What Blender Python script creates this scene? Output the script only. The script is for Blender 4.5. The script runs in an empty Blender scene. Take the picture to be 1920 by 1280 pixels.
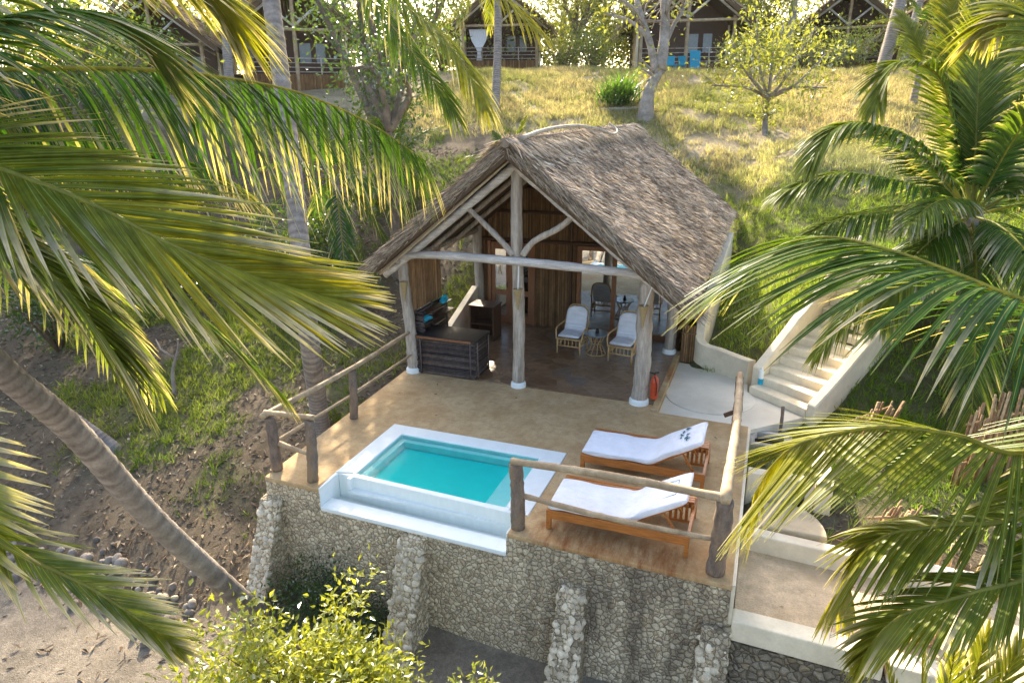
import bpy, math, random
import numpy as np
rng = np.random.default_rng(11); random.seed(11)
scn = bpy.context.scene; COL = scn.collection
A = lambda *p: np.array(p, float)
def nz(v):
    v = np.asarray(v, float); return v / (np.linalg.norm(v, axis=-1, keepdims=True) + 1e-12)

# ------------------------------------------------------------------ camera
CX = A(4.398, -12.046, 5.326); PI_, YA, RO, FPX = .328, -.360, -.005, 1270.83
FW = A(math.sin(YA)*math.cos(PI_), math.cos(YA)*math.cos(PI_), -math.sin(PI_))
_R = A(math.cos(YA), -math.sin(YA), 0); _U = np.cross(_R, FW)
RT = math.cos(RO)*_R + math.sin(RO)*_U; UP = -math.sin(RO)*_R + math.cos(RO)*_U
def dirn(u, v): return FW + RT*(u-960)/FPX - UP*(v-640)/FPX
def at(u, v, d): return CX + dirn(u, v)*d
def onx(u, v, x): d = dirn(u, v); return CX + d*((x-CX[0])/d[0])
def ony(u, v, y): d = dirn(u, v); return CX + d*((y-CX[1])/d[1])
def onz(u, v, z): d = dirn(u, v); return CX + d*((z-CX[2])/d[2])
from mathutils import Matrix
cam = bpy.data.objects.new('camera', bpy.data.cameras.new('camera')); COL.objects.link(cam)
cam.matrix_world = Matrix(((RT[0], UP[0], -FW[0], CX[0]), (RT[1], UP[1], -FW[1], CX[1]), (RT[2], UP[2], -FW[2], CX[2]), (0, 0, 0, 1)))
cam.data.sensor_width = 36; cam.data.lens = FPX/1920*36; cam.data.clip_start = .1; cam.data.clip_end = 2000
scn.camera = cam

# ------------------------------------------------------------------ materials
def lin(h):
    h = h.lstrip('#'); c = [int(h[i:i+2], 16)/255 for i in (0, 2, 4)]
    return tuple((x/12.92 if x < .04045 else ((x+.055)/1.055)**2.4) for x in c)
class NT:
    def __init__(s, name):
        s.m = bpy.data.materials.new(name); s.m.use_nodes = True; s.t = s.m.node_tree; s.t.nodes.clear()
        s.out = s.n('ShaderNodeOutputMaterial')
    def n(s, typ, **k):
        nd = s.t.nodes.new(typ)
        for a, b in k.items(): setattr(nd, a, b)
        return nd
    def l(s, a, b): s.t.links.new(a, b)
    def coord(s, scale=(1, 1, 1)):
        tc = s.n('ShaderNodeTexCoord'); mp = s.n('ShaderNodeMapping'); mp.inputs['Scale'].default_value = scale
        s.l(tc.outputs['Object'], mp.inputs['Vector']); return mp.outputs['Vector']
    def noise(s, vec, scale, detail=5, rough=.6):
        nd = s.n('ShaderNodeTexNoise'); nd.inputs['Scale'].default_value = scale; nd.inputs['Detail'].default_value = detail
        nd.inputs['Roughness'].default_value = rough; s.l(vec, nd.inputs['Vector']); return nd.outputs['Fac']
    def mapr(s, v, a, b, c, d):
        nd = s.n('ShaderNodeMapRange'); s.l(v, nd.inputs[0])
        for i, x in enumerate((a, b, c, d)): nd.inputs[i+1].default_value = x
        return nd.outputs[0]
    def mix(s, f, a, b, mode='MIX'):
        nd = s.n('ShaderNodeMix', data_type='RGBA', blend_type=mode)
        for i, x in ((0, f), (6, a), (7, b)):
            if hasattr(x, 'is_output'): s.l(x, nd.inputs[i])
            elif i == 0: nd.inputs[0].default_value = x
            else: nd.inputs[i].default_value = (*x, 1)
        return nd.outputs[2]
    def mul(s, c, f):
        nd = s.n('ShaderNodeVectorMath', operation='SCALE')
        if hasattr(c, 'is_output'): s.l(c, nd.inputs[0])
        else: nd.inputs[0].default_value = c
        s.l(f, nd.inputs['Scale']); return nd.outputs[0]
    def bump(s, h, st, dist):
        nd = s.n('ShaderNodeBump'); nd.inputs['Strength'].default_value = st; nd.inputs['Distance'].default_value = dist
        s.l(h, nd.inputs['Height']); return nd.outputs[0]
    def attr(s): return s.n('ShaderNodeAttribute', attribute_name='Col').outputs['Color']
    def pbr(s, col, rough=.8, spec=.3, nrm=None, metal=0):
        p = s.n('ShaderNodeBsdfPrincipled')
        if hasattr(col, 'is_output'): s.l(col, p.inputs['Base Color'])
        else: p.inputs['Base Color'].default_value = (*col, 1)
        if hasattr(rough, 'is_output'): s.l(rough, p.inputs['Roughness'])
        else: p.inputs['Roughness'].default_value = rough
        p.inputs['Specular IOR Level'].default_value = spec; p.inputs['Metallic'].default_value = metal
        if nrm is not None: s.l(nrm, p.inputs['Normal'])
        s.l(p.outputs[0], s.out.inputs[0]); return p
def simple(name, base=None, var=.3, scale=6, rough=.8, bump=.25, bscale=50, bdist=.01, stretch=(1, 1, 1), spec=.3, tint=None, metal=0):
    """plain procedural surface: base colour (None = the mesh's own colours) broken up by two noises, with a fine bump"""
    t = NT(name); v = t.coord(stretch); n1 = t.noise(v, scale); n2 = t.noise(v, bscale, 3)
    c = t.attr() if base is None else base
    c = t.mul(c, t.mapr(n1, .25, .75, 1-var, 1+var)); c = t.mul(c, t.mapr(n2, .25, .75, 1-var*.5, 1+var*.5))
    if tint is not None: c = t.mix(t.mapr(t.noise(v, scale*.35, 4), .45, .7, 0, 1), c, tint)
    t.pbr(c, rough, spec, t.bump(n2, bump, bdist), metal); return t.m
def leafmat(name, trans=.45, gloss=.10, rough=.35, boost=(1.25, 1.3, .45)):
    t = NT(name); c = t.attr(); v = t.coord(); c = t.mul(c, t.mapr(t.noise(v, 9, 2), .3, .7, .8, 1.2))
    d = t.n('ShaderNodeBsdfDiffuse'); t.l(c, d.inputs[0])
    tr = t.n('ShaderNodeBsdfTranslucent'); t.l(t.mix(1.0, c, boost, 'MULTIPLY'), tr.inputs[0])
    m1 = t.n('ShaderNodeMixShader'); m1.inputs[0].default_value = trans; t.l(d.outputs[0], m1.inputs[1]); t.l(tr.outputs[0], m1.inputs[2])
    g = t.n('ShaderNodeBsdfGlossy'); g.inputs['Roughness'].default_value = rough; g.inputs[0].default_value = (.9, .95, 1, 1)
    lw = t.n('ShaderNodeLayerWeight'); lw.inputs[0].default_value = .35
    m2 = t.n('ShaderNodeMixShader'); t.l(t.mapr(lw.outputs['Fresnel'], 0, 1, gloss*.5, gloss*3.5), m2.inputs[0])
    t.l(m1.outputs[0], m2.inputs[1]); t.l(g.outputs[0], m2.inputs[2]); t.l(m2.outputs[0], t.out.inputs[0]); return t.m
def stonemat(name, scale, pale, dark, mortar, stain=None, edge=.06):
    t = NT(name); v = t.coord(); wn = t.n('ShaderNodeTexNoise'); wn.inputs['Scale'].default_value = scale*.9; t.l(v, wn.inputs['Vector'])
    va = t.n('ShaderNodeVectorMath', operation='MULTIPLY_ADD'); t.l(wn.outputs['Color'], va.inputs[0])
    va.inputs[1].default_value = (.55/scale,)*3; t.l(v, va.inputs[2]); v2 = va.outputs[0]
    e = t.n('ShaderNodeTexVoronoi', feature='DISTANCE_TO_EDGE'); e.inputs['Scale'].default_value = scale; t.l(v2, e.inputs['Vector'])
    f = t.n('ShaderNodeTexVoronoi'); f.inputs['Scale'].default_value = scale; t.l(v2, f.inputs['Vector'])
    sp = t.n('ShaderNodeSeparateColor'); t.l(f.outputs['Color'], sp.inputs[0])
    c = t.mix(sp.outputs[0], dark, pale); c = t.mul(c, t.mapr(t.noise(v, scale*5, 4), .3, .7, .72, 1.25))
    c = t.mix(t.mapr(sp.outputs[1], .7, .9, 0, .5), c, (.42, .33, .2))
    c = t.mix(t.mapr(e.outputs['Distance'], .005, edge, .9, 0), c, mortar)
    big = t.noise(v, .9, 5, .7)
    c = t.mul(c, t.mapr(big, .3, .7, .80, 1.12))
    if stain:
        ox = t.n('ShaderNodeSeparateXYZ'); t.l(v, ox.inputs[0])
        mx = t.mapr(ox.outputs[0], stain[0], stain[1], 0, 1); st = t.noise(t.coord((2.2, 2.2, .5)), 1.6, 5, .7)
        mm = t.n('ShaderNodeMath', operation='MULTIPLY'); t.l(mx, mm.inputs[0]); t.l(t.mapr(st, .34, .62, 0, .66), mm.inputs[1])
        c = t.mix(mm.outputs[0], c, (.06, .045, .035))
    hgt = t.mapr(e.outputs['Distance'], 0, .25, 0, 1); hn = t.n('ShaderNodeMath', operation='ADD'); t.l(hgt, hn.inputs[0])
    t.l(t.mapr(t.noise(v, scale*6, 3), 0, 1, 0, .35), hn.inputs[1])
    t.pbr(c, .95, .1, t.bump(hn.outputs[0], 1, .35/scale)); return t.m

M = {}
M['palm'] = leafmat('palm_leaf', .42, .018, .32, (1.5, 1.4, .3)); M['leaf'] = leafmat('broad_leaf', .45, .045, .34, (1.4, 1.35, .45)); M['grass'] = leafmat('grass_blade', .5, .01, .5, (1.15, 1.12, .7))
M['wood'] = simple('weathered_pole', (.47, .41, .33), .35, 3, .85, .6, 30, .012, (9, 9, 1.2), tint=(.27, .215, .165))
M['beam'] = simple('weathered_beam', (.62, .58, .52), .35, 3, .85, .6, 24, .012, (1.2, 8, 8), tint=(.42, .37, .31))
M['rail'] = simple('bare_rail_wood', (.44, .33, .2), .35, 6, .7, .4, 30, .01, tint=(.3, .2, .11))
M['post'] = simple('dark_post_bark', (.21, .16, .125), .5, 5, .9, .9, 25, .02, (3, 3, 1), tint=(.32, .22, .13))
M['bark'] = simple('palm_bark', None, .35, 6, .9, .8, 35, .02)
M['teak'] = simple('oiled_teak', (.44, .16, .036), .45, 4, .38, .15, 40, .004, (1, 12, 12), spec=.5)
M['cloth'] = simple('white_canvas', (.80, .81, .84), .06, 3, .9, .8, 6, .05)
M['white'] = simple('white_plaster', (.84, .88, .84), .05, 4, .7, .1, 30, .004)
M['cream'] = simple('cream_plaster', (.84, .74, .54), .14, 2.5, .85, .3, 25, .008, tint=(.62, .53, .38))
M['landing'] = simple('landing_cement', (.82, .75, .60), .07, 1.8, .8, .15, 25, .004, tint=(.64, .57, .44))
M['thatch'] = simple('thatch_straw', None, .25, 14, .95, .3, 60, .01, spec=.1); M['thatchbase'] = simple('thatch_under', (.13, .09, .055), .5, 20, .95, .8, 60, .02, (1, 5, 5), spec=.05)
M['reed'] = simple('reed_stalk', None, .35, 9, .7, .2, 40, .005, (1, 1, .4))
M['stick'] = simple('dark_stick', None, .4, 14, .75, .4, 50, .006)
M['darkwood'] = simple('dark_joinery', (.09, .045, .025), .3, 5, .5, .2, 30, .004, (8, 8, 1)); M['joinery'] = simple('door_joinery', (.25, .11, .05), .3, 5, .5, .2, 30, .004, (8, 8, 1))
M['counter'] = simple('counter_top', (.035, .028, .025), .3, 4, .6, .1, 30, .003, spec=.3)
M['rattan'] = simple('rattan_cane', (.55, .36, .16), .25, 20, .5, .3, 60, .004)
M['black'] = simple('black_metal', (.02, .02, .02), .2, 20, .4, .1, 40, .002); M['red'] = simple('red_enamel', (.55, .07, .02), .15, 8, .35, .05, 40, .002, spec=.5)
M['turq'] = simple('turquoise_cloth', (.03, .42, .58), .3, 10, .8, .4, 40, .01); M['blue'] = simple('blue_paint', (.02, .3, .42), .15, 8, .5, .1, 40, .003)
M['cone'] = simple('torch_cane', (.36, .27, .13), .35, 20, .8, .4, 50, .006, (6, 6, 1))
M['tabletop'] = simple('grey_glass_top', (.2, .24, .27), .15, 8, .15, .05, 30, .002, spec=.6)
M['concrete'] = simple('old_concrete', (.4, .37, .31), .3, 6, .95, .5, 40, .01); M['gravel'] = simple('litter_bits', None, .3, 20, .95, .3, 50, .01)
M['curtain'] = simple('white_curtain', (.75, .76, .78), .06, 4, .9, .2, 20, .01)
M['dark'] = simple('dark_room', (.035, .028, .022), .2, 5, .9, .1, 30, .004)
M['stone'] = stonemat('coral_rag_wall', 14.5, (.98, .83, .57), (.60, .48, .32), (.13, .10, .065), (-.3, 1.9))
M['stone2'] = simple('coral_rag_stone', None, .3, 14, .95, .7, 50, .015)

t = NT('deck_cement'); v = t.coord(); n1 = t.noise(v, 1.3, 6, .65); n2 = t.noise(v, 7, 6, .7); n3 = t.noise(v, 45, 3)
c = t.mix(t.mapr(n1, .35, .65, 0, 1), (.48, .315, .15), (.60, .44, .24)); c = t.mix(t.mapr(n2, .42, .68, 0, .7), c, (.36, .235, .105)); c = t.mul(c, t.mapr(n3, .3, .7, .88, 1.1))
s3 = t.n('ShaderNodeSeparateXYZ'); t.l(v, s3.inputs[0])
def rngm(o, a, b, e):
    m = t.n('ShaderNodeMath', operation='MULTIPLY'); t.l(t.mapr(o, a-e, a+e, 0, 1), m.inputs[0]); t.l(t.mapr(o, b-e, b+e, 1, 0), m.inputs[1]); return m.outputs[0]
st = t.noise(t.coord((5, 1.2, 1)), 1.6, 5, .75)
def mulv(a, b):
    m = t.n('ShaderNodeMath', operation='MULTIPLY'); t.l(a, m.inputs[0]); t.l(b, m.inputs[1]); return m.outputs[0]
msk = mulv(mulv(rngm(s3.outputs[0], 1.0, 3.1, .15), rngm(s3.outputs[1], -2.7, -1.92, .12)), t.mapr(st, .43, .66, 0, .95))
c = t.mix(msk, c, (.19, .045, .012)); c = t.mix(mulv(mulv(rngm(s3.outputs[0], 1.0, 3.3, .3), rngm(s3.outputs[1], -2.7, -1.75, .25)), t.mapr(n2, .3, .6, .1, .55)), c, (.40, .19, .06))
t.pbr(c, .85, .25, t.bump(n3, .25, .01)); M['deck'] = t.m
t = NT('flagstone_floor'); v = t.coord((1, 1, .01)); e = t.n('ShaderNodeTexVoronoi', feature='DISTANCE_TO_EDGE'); e.inputs['Scale'].default_value = 2.4; t.l(v, e.inputs['Vector'])
f = t.n('ShaderNodeTexVoronoi'); f.inputs['Scale'].default_value = 2.4; t.l(v, f.inputs['Vector']); sp = t.n('ShaderNodeSeparateColor'); t.l(f.outputs['Color'], sp.inputs[0])
c = t.mix(sp.outputs[0], (.20, .115, .06), (.30, .19, .11)); c = t.mix(t.mapr(sp.outputs[1], .86, .93, 0, .55), c, (.16, .15, .14)); c = t.mul(c, t.mapr(t.noise(v, 6), .3, .7, .75, 1.25))
c = t.mix(t.mapr(e.outputs['Distance'], .0, .03, .55, 0), c, (.33, .22, .12)); t.pbr(c, t.mapr(t.noise(v, 5), .3, .7, .28, .5), .45, t.bump(t.mapr(e.outputs['Distance'], 0, .05, 0, 1), .35, .01)); M['flag'] = t.m
t = NT('pool_plaster'); v = t.coord(); c = t.mul((.82, .86, .84), t.mapr(t.noise(v, 5), .3, .7, .95, 1.05)); t.pbr(c, .6, .3); M['poolin'] = t.m; M['poolfloor'] = simple('pool_floor_paint', (.05, .76, .72), .06, 2.5, .6, .05, 30, .002)
t = NT('weir_plaster'); c = t.mul((.82, .87, .82), t.mapr(t.noise(t.coord((3, 3, .6)), 4, 5), .3, .7, .95, 1.04)); t.pbr(c, .55, .4); M['weir'] = t.m
t = NT('pool_water'); tr = t.n('ShaderNodeBsdfTransparent'); tr.inputs[0].default_value = (.60, .985, .955, 1); g = t.n('ShaderNodeBsdfGlossy'); g.inputs['Roughness'].default_value = .03
fr = t.n('ShaderNodeFresnel'); fr.inputs[0].default_value = 1.25; nb = t.bump(t.noise(t.coord((1, 1.6, 1)), 6, 3), .25, .012); t.l(nb, g.inputs['Normal']); t.l(nb, fr.inputs['Normal'])
mx = t.n('ShaderNodeMixShader'); t.l(fr.outputs[0], mx.inputs[0]); t.l(tr.outputs[0], mx.inputs[1]); t.l(g.outputs[0], mx.inputs[2]); t.l(mx.outputs[0], t.out.inputs[0]); M['water'] = t.m
t = NT('window_glass'); tr = t.n('ShaderNodeBsdfTransparent'); tr.inputs[0].default_value = (.55, .6, .6, 1); g = t.n('ShaderNodeBsdfGlossy'); g.inputs['Roughness'].default_value = .0; g.inputs[0].default_value = (.92, .98, 1, 1)
mx = t.n('ShaderNodeMixShader'); mx.inputs[0].default_value = .72; t.l(tr.outputs[0], mx.inputs[1]); t.l(g.outputs[0], mx.inputs[2]); t.l(mx.outputs[0], t.out.inputs[0]); M['glass'] = t.m
t = NT('soil_and_sand'); v = t.coord(); c = t.attr(); n1 = t.noise(v, 2.2, 8, .7); n2 = t.noise(v, 14, 6, .75); n3 = t.noise(v, 60, 3)
c = t.mul(c, t.mapr(n1, .3, .7, .68, 1.3)); c = t.mul(c, t.mapr(n2, .3, .7, .72, 1.28)); c = t.mul(c, t.mapr(n3, .3, .7, .8, 1.2))
b = t.n('ShaderNodeMath', operation='ADD'); t.l(n2, b.inputs[0]); t.l(n3, b.inputs[1]); t.pbr(c, .97, .08, t.bump(b.outputs[0], .55, .05)); M['soil'] = t.m

# ------------------------------------------------------------------ mesh building
class MB:
    def __init__(s): s.V = []; s.Cc = []; s.F = []; s.n = 0
    def add(s, v, f, c=(1, 1, 1)):
        v = np.asarray(v, float).reshape(-1, 3); c = np.broadcast_to(np.asarray(c, float), v.shape)
        s.V.append(v); s.Cc.append(c)
        if isinstance(f, np.ndarray): s.F.append(f + s.n)
        else:
            by = {}
            for q in f: by.setdefault(len(q), []).append(q)
            for q in by.values(): s.F.append(np.array(q) + s.n)
        s.n += len(v); return s
    def build(s, name, mat, parent=None, smooth=False, bevel=0):
        v = np.concatenate(s.V); c = np.concatenate(s.Cc); me = bpy.data.meshes.new(name)
        me.vertices.add(len(v)); 
        li = np.concatenate([f.ravel() for f in s.F]).astype(np.int32); sz = np.concatenate([np.full(len(f), f.shape[1]) for f in s.F])
        me.loops.add(len(li)); me.polygons.add(len(sz))
        me.loops.foreach_set('vertex_index', li); me.polygons.foreach_set('loop_start', np.concatenate([[0], np.cumsum(sz)[:-1]]).astype(np.int32))
        me.polygons.foreach_set('use_smooth', np.full(len(sz), bool(smooth)))
        o = bpy.data.objects.new(name, me); COL.objects.link(o)
        off = A(0, 0, 0)
        if parent is not None:
            o.parent = parent; off = A(*parent_loc(parent))
        else:
            off = A(*( (v.min(0)+v.max(0))/2 )); off[2] = v[:, 2].min(); o.location = off
        me.vertices.foreach_set('co', (v-off).astype(np.float32).ravel())
        a = me.attributes.new('Col', 'FLOAT_COLOR', 'POINT'); a.data.foreach_set('color', np.c_[c, np.ones(len(c))].astype(np.float32).ravel())
        me.update(calc_edges=True); me.validate(); me.materials.append(M[mat] if isinstance(mat, str) else mat)
        if bevel:
            b = o.modifiers.new('bevel', 'BEVEL'); b.width = bevel; b.segments = 2; b.limit_method = 'ANGLE'
        return o
def parent_loc(o):
    l = A(*o.location)
    while o.parent is not None: o = o.parent; l = l + A(*o.location)
    return l
BF = [[0, 3, 2, 1], [4, 5, 6, 7], [0, 1, 5, 4], [1, 2, 6, 5], [2, 3, 7, 6], [3, 0, 4, 7]]
def box(mb, a, b, c=(1, 1, 1)):
    x0, y0, z0 = np.minimum(a, b); x1, y1, z1 = np.maximum(a, b)
    return mb.add([(x0, y0, z0), (x1, y0, z0), (x1, y1, z0), (x0, y1, z0), (x0, y0, z1), (x1, y0, z1), (x1, y1, z1), (x0, y1, z1)], BF, c)
def obox(mb, cen, ax, ay, h, c=(1, 1, 1)):
    """box with half sizes h along ax, ay and their normal"""
    ax = nz(ax); ay = nz(A(*ay) - ax*np.dot(ax, ay)); az = np.cross(ax, ay); cen = A(*cen)
    s = [(-1, -1, -1), (1, -1, -1), (1, 1, -1), (-1, 1, -1), (-1, -1, 1), (1, -1, 1), (1, 1, 1), (-1, 1, 1)]
    return mb.add([cen + ax*h[0]*i + ay*h[1]*j + az*h[2]*k for i, j, k in s], BF, c)
def prism(mb, poly, z0, z1, c=(1, 1, 1)):
    """polygon (counter-clockwise, xy) extruded from z0 to z1 (numbers or per-vertex lists)"""
    n = len(poly); z0 = np.broadcast_to(z0, n); z1 = np.broadcast_to(z1, n)
    v = [(x, y, a) for (x, y), a in zip(poly, z0)] + [(x, y, a) for (x, y), a in zip(poly, z1)]
    return mb.add(v, [list(range(n))[::-1], list(range(n, 2*n))] + [[i, (i+1) % n, n+(i+1) % n, n+i] for i in range(n)], c)
def extr(mb, poly3, d, c=(1, 1, 1)):
    """closed 3D polygon extruded along vector d"""
    n = len(poly3); p = np.asarray(poly3, float)
    return mb.add(np.r_[p, p+A(*d)], [list(range(n))[::-1], list(range(n, 2*n))] + [[i, (i+1) % n, n+(i+1) % n, n+i] for i in range(n)], c)
def cat(pts, m):
    """Catmull-Rom through pts, m samples"""
    p = np.asarray(pts, float); p = np.r_[[2*p[0]-p[1]], p, [2*p[-1]-p[-2]]]; n = len(p)-3
    t = np.linspace(0, n-1e-9, m); i = t.astype(int); u = (t-i)[:, None]
    a, b, c, d = p[i], p[i+1], p[i+2], p[i+3]
    return .5*((2*b) + (c-a)*u + (2*a-5*b+4*c-d)*u*u + (3*b-a-3*c+d)*u**3)
def tube(mb, pts, r, n=8, c=(1, 1, 1), jit=0, m=None, cap=True):
    p = np.asarray(pts, float)
    if m: 
        k = len(p); p = cat(p, m)
        if np.ndim(r): r = np.interp(np.linspace(0, 1, m), np.linspace(0, 1, len(r)), r)
    k = len(p); r = np.broadcast_to(np.asarray(r, float), k).copy(); T = nz(np.gradient(p, axis=0))
    ref = A(0, 0, 1) if abs(T[0][2]) < .9 else A(1, 0, 0); s = nz(np.cross(T[0], ref)); S = []
    for i in range(k):
        s = nz(s - T[i]*np.dot(s, T[i])); S.append(s)
    S = np.array(S); B = np.cross(T, S); th = np.linspace(0, 2*np.pi, n, endpoint=False)
    rr = r[:, None]*(1 + jit*rng.standard_normal((k, n))*.5 + (jit*rng.standard_normal((k, 1)) if jit else 0))
    v = p[:, None, :] + (S[:, None, :]*np.cos(th)[None, :, None] + B[:, None, :]*np.sin(th)[None, :, None])*rr[:, :, None]
    i, j = np.meshgrid(np.arange(k-1), np.arange(n), indexing='ij'); j2 = (j+1) % n
    f = np.stack([i*n+j, i*n+j2, (i+1)*n+j2, (i+1)*n+j], -1).reshape(-1, 4)
    cc = np.broadcast_to(np.asarray(c, float), (k, 3)) if np.ndim(c) == 2 else np.broadcast_to(np.asarray(c, float), (k, 3))
    mb.add(v.reshape(-1, 3), f, np.repeat(cc, n, 0))
    if cap: 
        mb.F.append(np.array([list(range(n))[::-1]]) + mb.n - k*n); mb.F.append(np.array([list(range((k-1)*n, k*n))]) + mb.n - k*n)
    return mb
def lathe(mb, prof, cen, n=20, c=(1, 1, 1)):
    pr = np.asarray(prof, float); th = np.linspace(0, 2*np.pi, n, endpoint=False); k = len(pr)
    v = np.stack([pr[:, 0:1]*np.cos(th), pr[:, 0:1]*np.sin(th), np.repeat(pr[:, 1:2], n, 1)], -1) + A(*cen)
    f = [[i*n+j, i*n+(j+1) % n, (i+1)*n+(j+1) % n, (i+1)*n+j] for i in range(k-1) for j in range(n)]
    return mb.add(v.reshape(-1, 3), f + [list(range(n))[::-1], list(range((k-1)*n, k*n))], c)
def strips(mb, P, D, L, W, N, bend=0., c=(1, 1, 1), prof=(1, .9, .25)):
    """many thin ribbons: root P, direction D, length L, width W, facing N, bending along N"""
    P = np.asarray(P, float); k = len(P); D = nz(D); N = np.broadcast_to(N, P.shape); S = nz(np.cross(D, N)); N2 = np.cross(S, D)
    L = np.broadcast_to(L, k)[:, None]; W = np.broadcast_to(W, k)[:, None]; bend = np.broadcast_to(bend, k)[:, None]; c = np.broadcast_to(c, (k, 3))
    m = len(prof); v = np.zeros((k, m, 2, 3))
    for i, w in enumerate(prof):
        u = i/(m-1); cen = P + D*L*u + N2*bend*L*u*u; v[:, i, 0] = cen - S*W*w/2; v[:, i, 1] = cen + S*W*w/2
    b = (np.arange(k)*m*2)[:, None]; f = np.concatenate([b + np.array([[2*i, 2*i+1, 2*i+3, 2*i+2]]) for i in range(m-1)])
    return mb.add(v.reshape(-1, 3), f, np.repeat(c, m*2, 0))
def leaves(mb, P, D, N, L, W, c):
    """kite-shaped folded leaves"""
    k = len(P); D = nz(D); S = nz(np.cross(D, N)); N2 = np.cross(S, D); L = np.broadcast_to(L, k)[:, None]; W = np.broadcast_to(W, k)[:, None]
    v = np.stack([P, P + D*L*.45 - S*W*.5 + N2*W*.18, P + D*L - N2*L*.12, P + D*L*.45 + S*W*.5 + N2*W*.18], 1)
    b = (np.arange(k)*4)[:, None]; f = np.concatenate([b + np.array([[0, 1, 2]]), b + np.array([[0, 2, 3]])])
    return mb.add(v.reshape(-1, 3), f, np.repeat(np.broadcast_to(c, (k, 3)), 4, 0))
def rv(k): return nz(rng.standard_normal((k, 3)))
def mixc(a, b, f): f = np.asarray(f)[..., None]; return np.asarray(a)*(1-f) + np.asarray(b)*f

def tag(o, label=None, cat_=None, group=None, kind=None):
    if label: o['label'] = label
    if cat_: o['category'] = cat_
    if group: o['group'] = group
    if kind: o['kind'] = kind
    return o
def thing(name, label, cat_, loc, group=None):
    o = bpy.data.objects.new(name, None); COL.objects.link(o); o.location = tuple(loc); o.empty_display_size = .2
    return tag(o, label, cat_, group)
def struct(o): o['kind'] = 'structure'; return o
def copy_tree(o, parent=None):
    c = o.copy(); COL.objects.link(c)
    if parent is not None: c.parent = parent
    for ch in list(o.children): copy_tree(ch, c)
    return c

# ------------------------------------------------------------------ light and sky
SUN = nz(A(-.86, 1.42, 1.0)); el = math.asin(SUN[2]); az = math.atan2(SUN[0], SUN[1])
w = bpy.data.worlds.new('World'); scn.world = w; w.use_nodes = True; bg = w.node_tree.nodes['Background']
sk = w.node_tree.nodes.new('ShaderNodeTexSky'); sk.sky_type = 'NISHITA'; sk.sun_disc = False; sk.sun_elevation = el; sk.sun_rotation = az
sk.dust_density = 3.5; sk.air_density = .8; sk.ozone_density = .2
w.node_tree.links.new(sk.outputs[0], bg.inputs[0]); bg.inputs[1].default_value = .15
sl = bpy.data.lights.new('sun', 'SUN'); sl.energy = 3.9; sl.angle = math.radians(.55); sl.color = (1, .87, .66)
so = bpy.data.objects.new('sun', sl); COL.objects.link(so)
from mathutils import Vector
so.rotation_euler = Vector(tuple(SUN)).to_track_quat('Z', 'Y').to_euler()
scn.view_settings.view_transform = 'Standard'; scn.view_settings.look = 'None'; scn.view_settings.exposure = 1.98
scn.cycles.max_bounces = 8; scn.cycles.transparent_max_bounces = 12; scn.cycles.sample_clamp_indirect = 6

# ------------------------------------------------------------------ ground
def ss(x, a, b): u = np.clip((np.asarray(x, float)-a)/(b-a), 0, 1); return u*u*(3-2*u)
_g = rng.random((64, 64))
def vn(x, y, s):
    x = np.asarray(x)/s + 100; y = np.asarray(y)/s + 100; i = np.floor(x).astype(int); j = np.floor(y).astype(int); u = x-i; v_ = y-j; u = u*u*(3-2*u); v_ = v_*v_*(3-2*v_)
    g = lambda a, b: _g[a % 64, b % 64]
    return (g(i, j)*(1-u)+g(i+1, j)*u)*(1-v_) + (g(i, j+1)*(1-u)+g(i+1, j+1)*u)*v_
def fbm(x, y, s): return (vn(x, y, s)*.5 + vn(x, y, s/2.1)*.27 + vn(x, y, s/4.3)*.15 + vn(x, y, s/9)*.08)
PS = [-60, -14, -8, -5.8, -5, -3, -1, 0, 3, 5, 7, 9.1, 12, 16.4, 18.8, 22, 27, 31, 60, 200]
PZ = [-3.2, -2.9, -2.35, -2.0, -1.65, -1.0, -.5, -.22, .1, .55, 1.05, 1.75, 2.75, 4.1, 5.0, 5.95, 7.15, 7.45, 8.3, 9]
def yfr(x): return -4.735 - (np.asarray(x, float)+2.445)*.0246
def sdist(x, y): return np.where(y > 0, .94*y + .06*y*0, y) - .34*np.clip(x, -40, 6)*ss(y, 0, 8)
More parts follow.
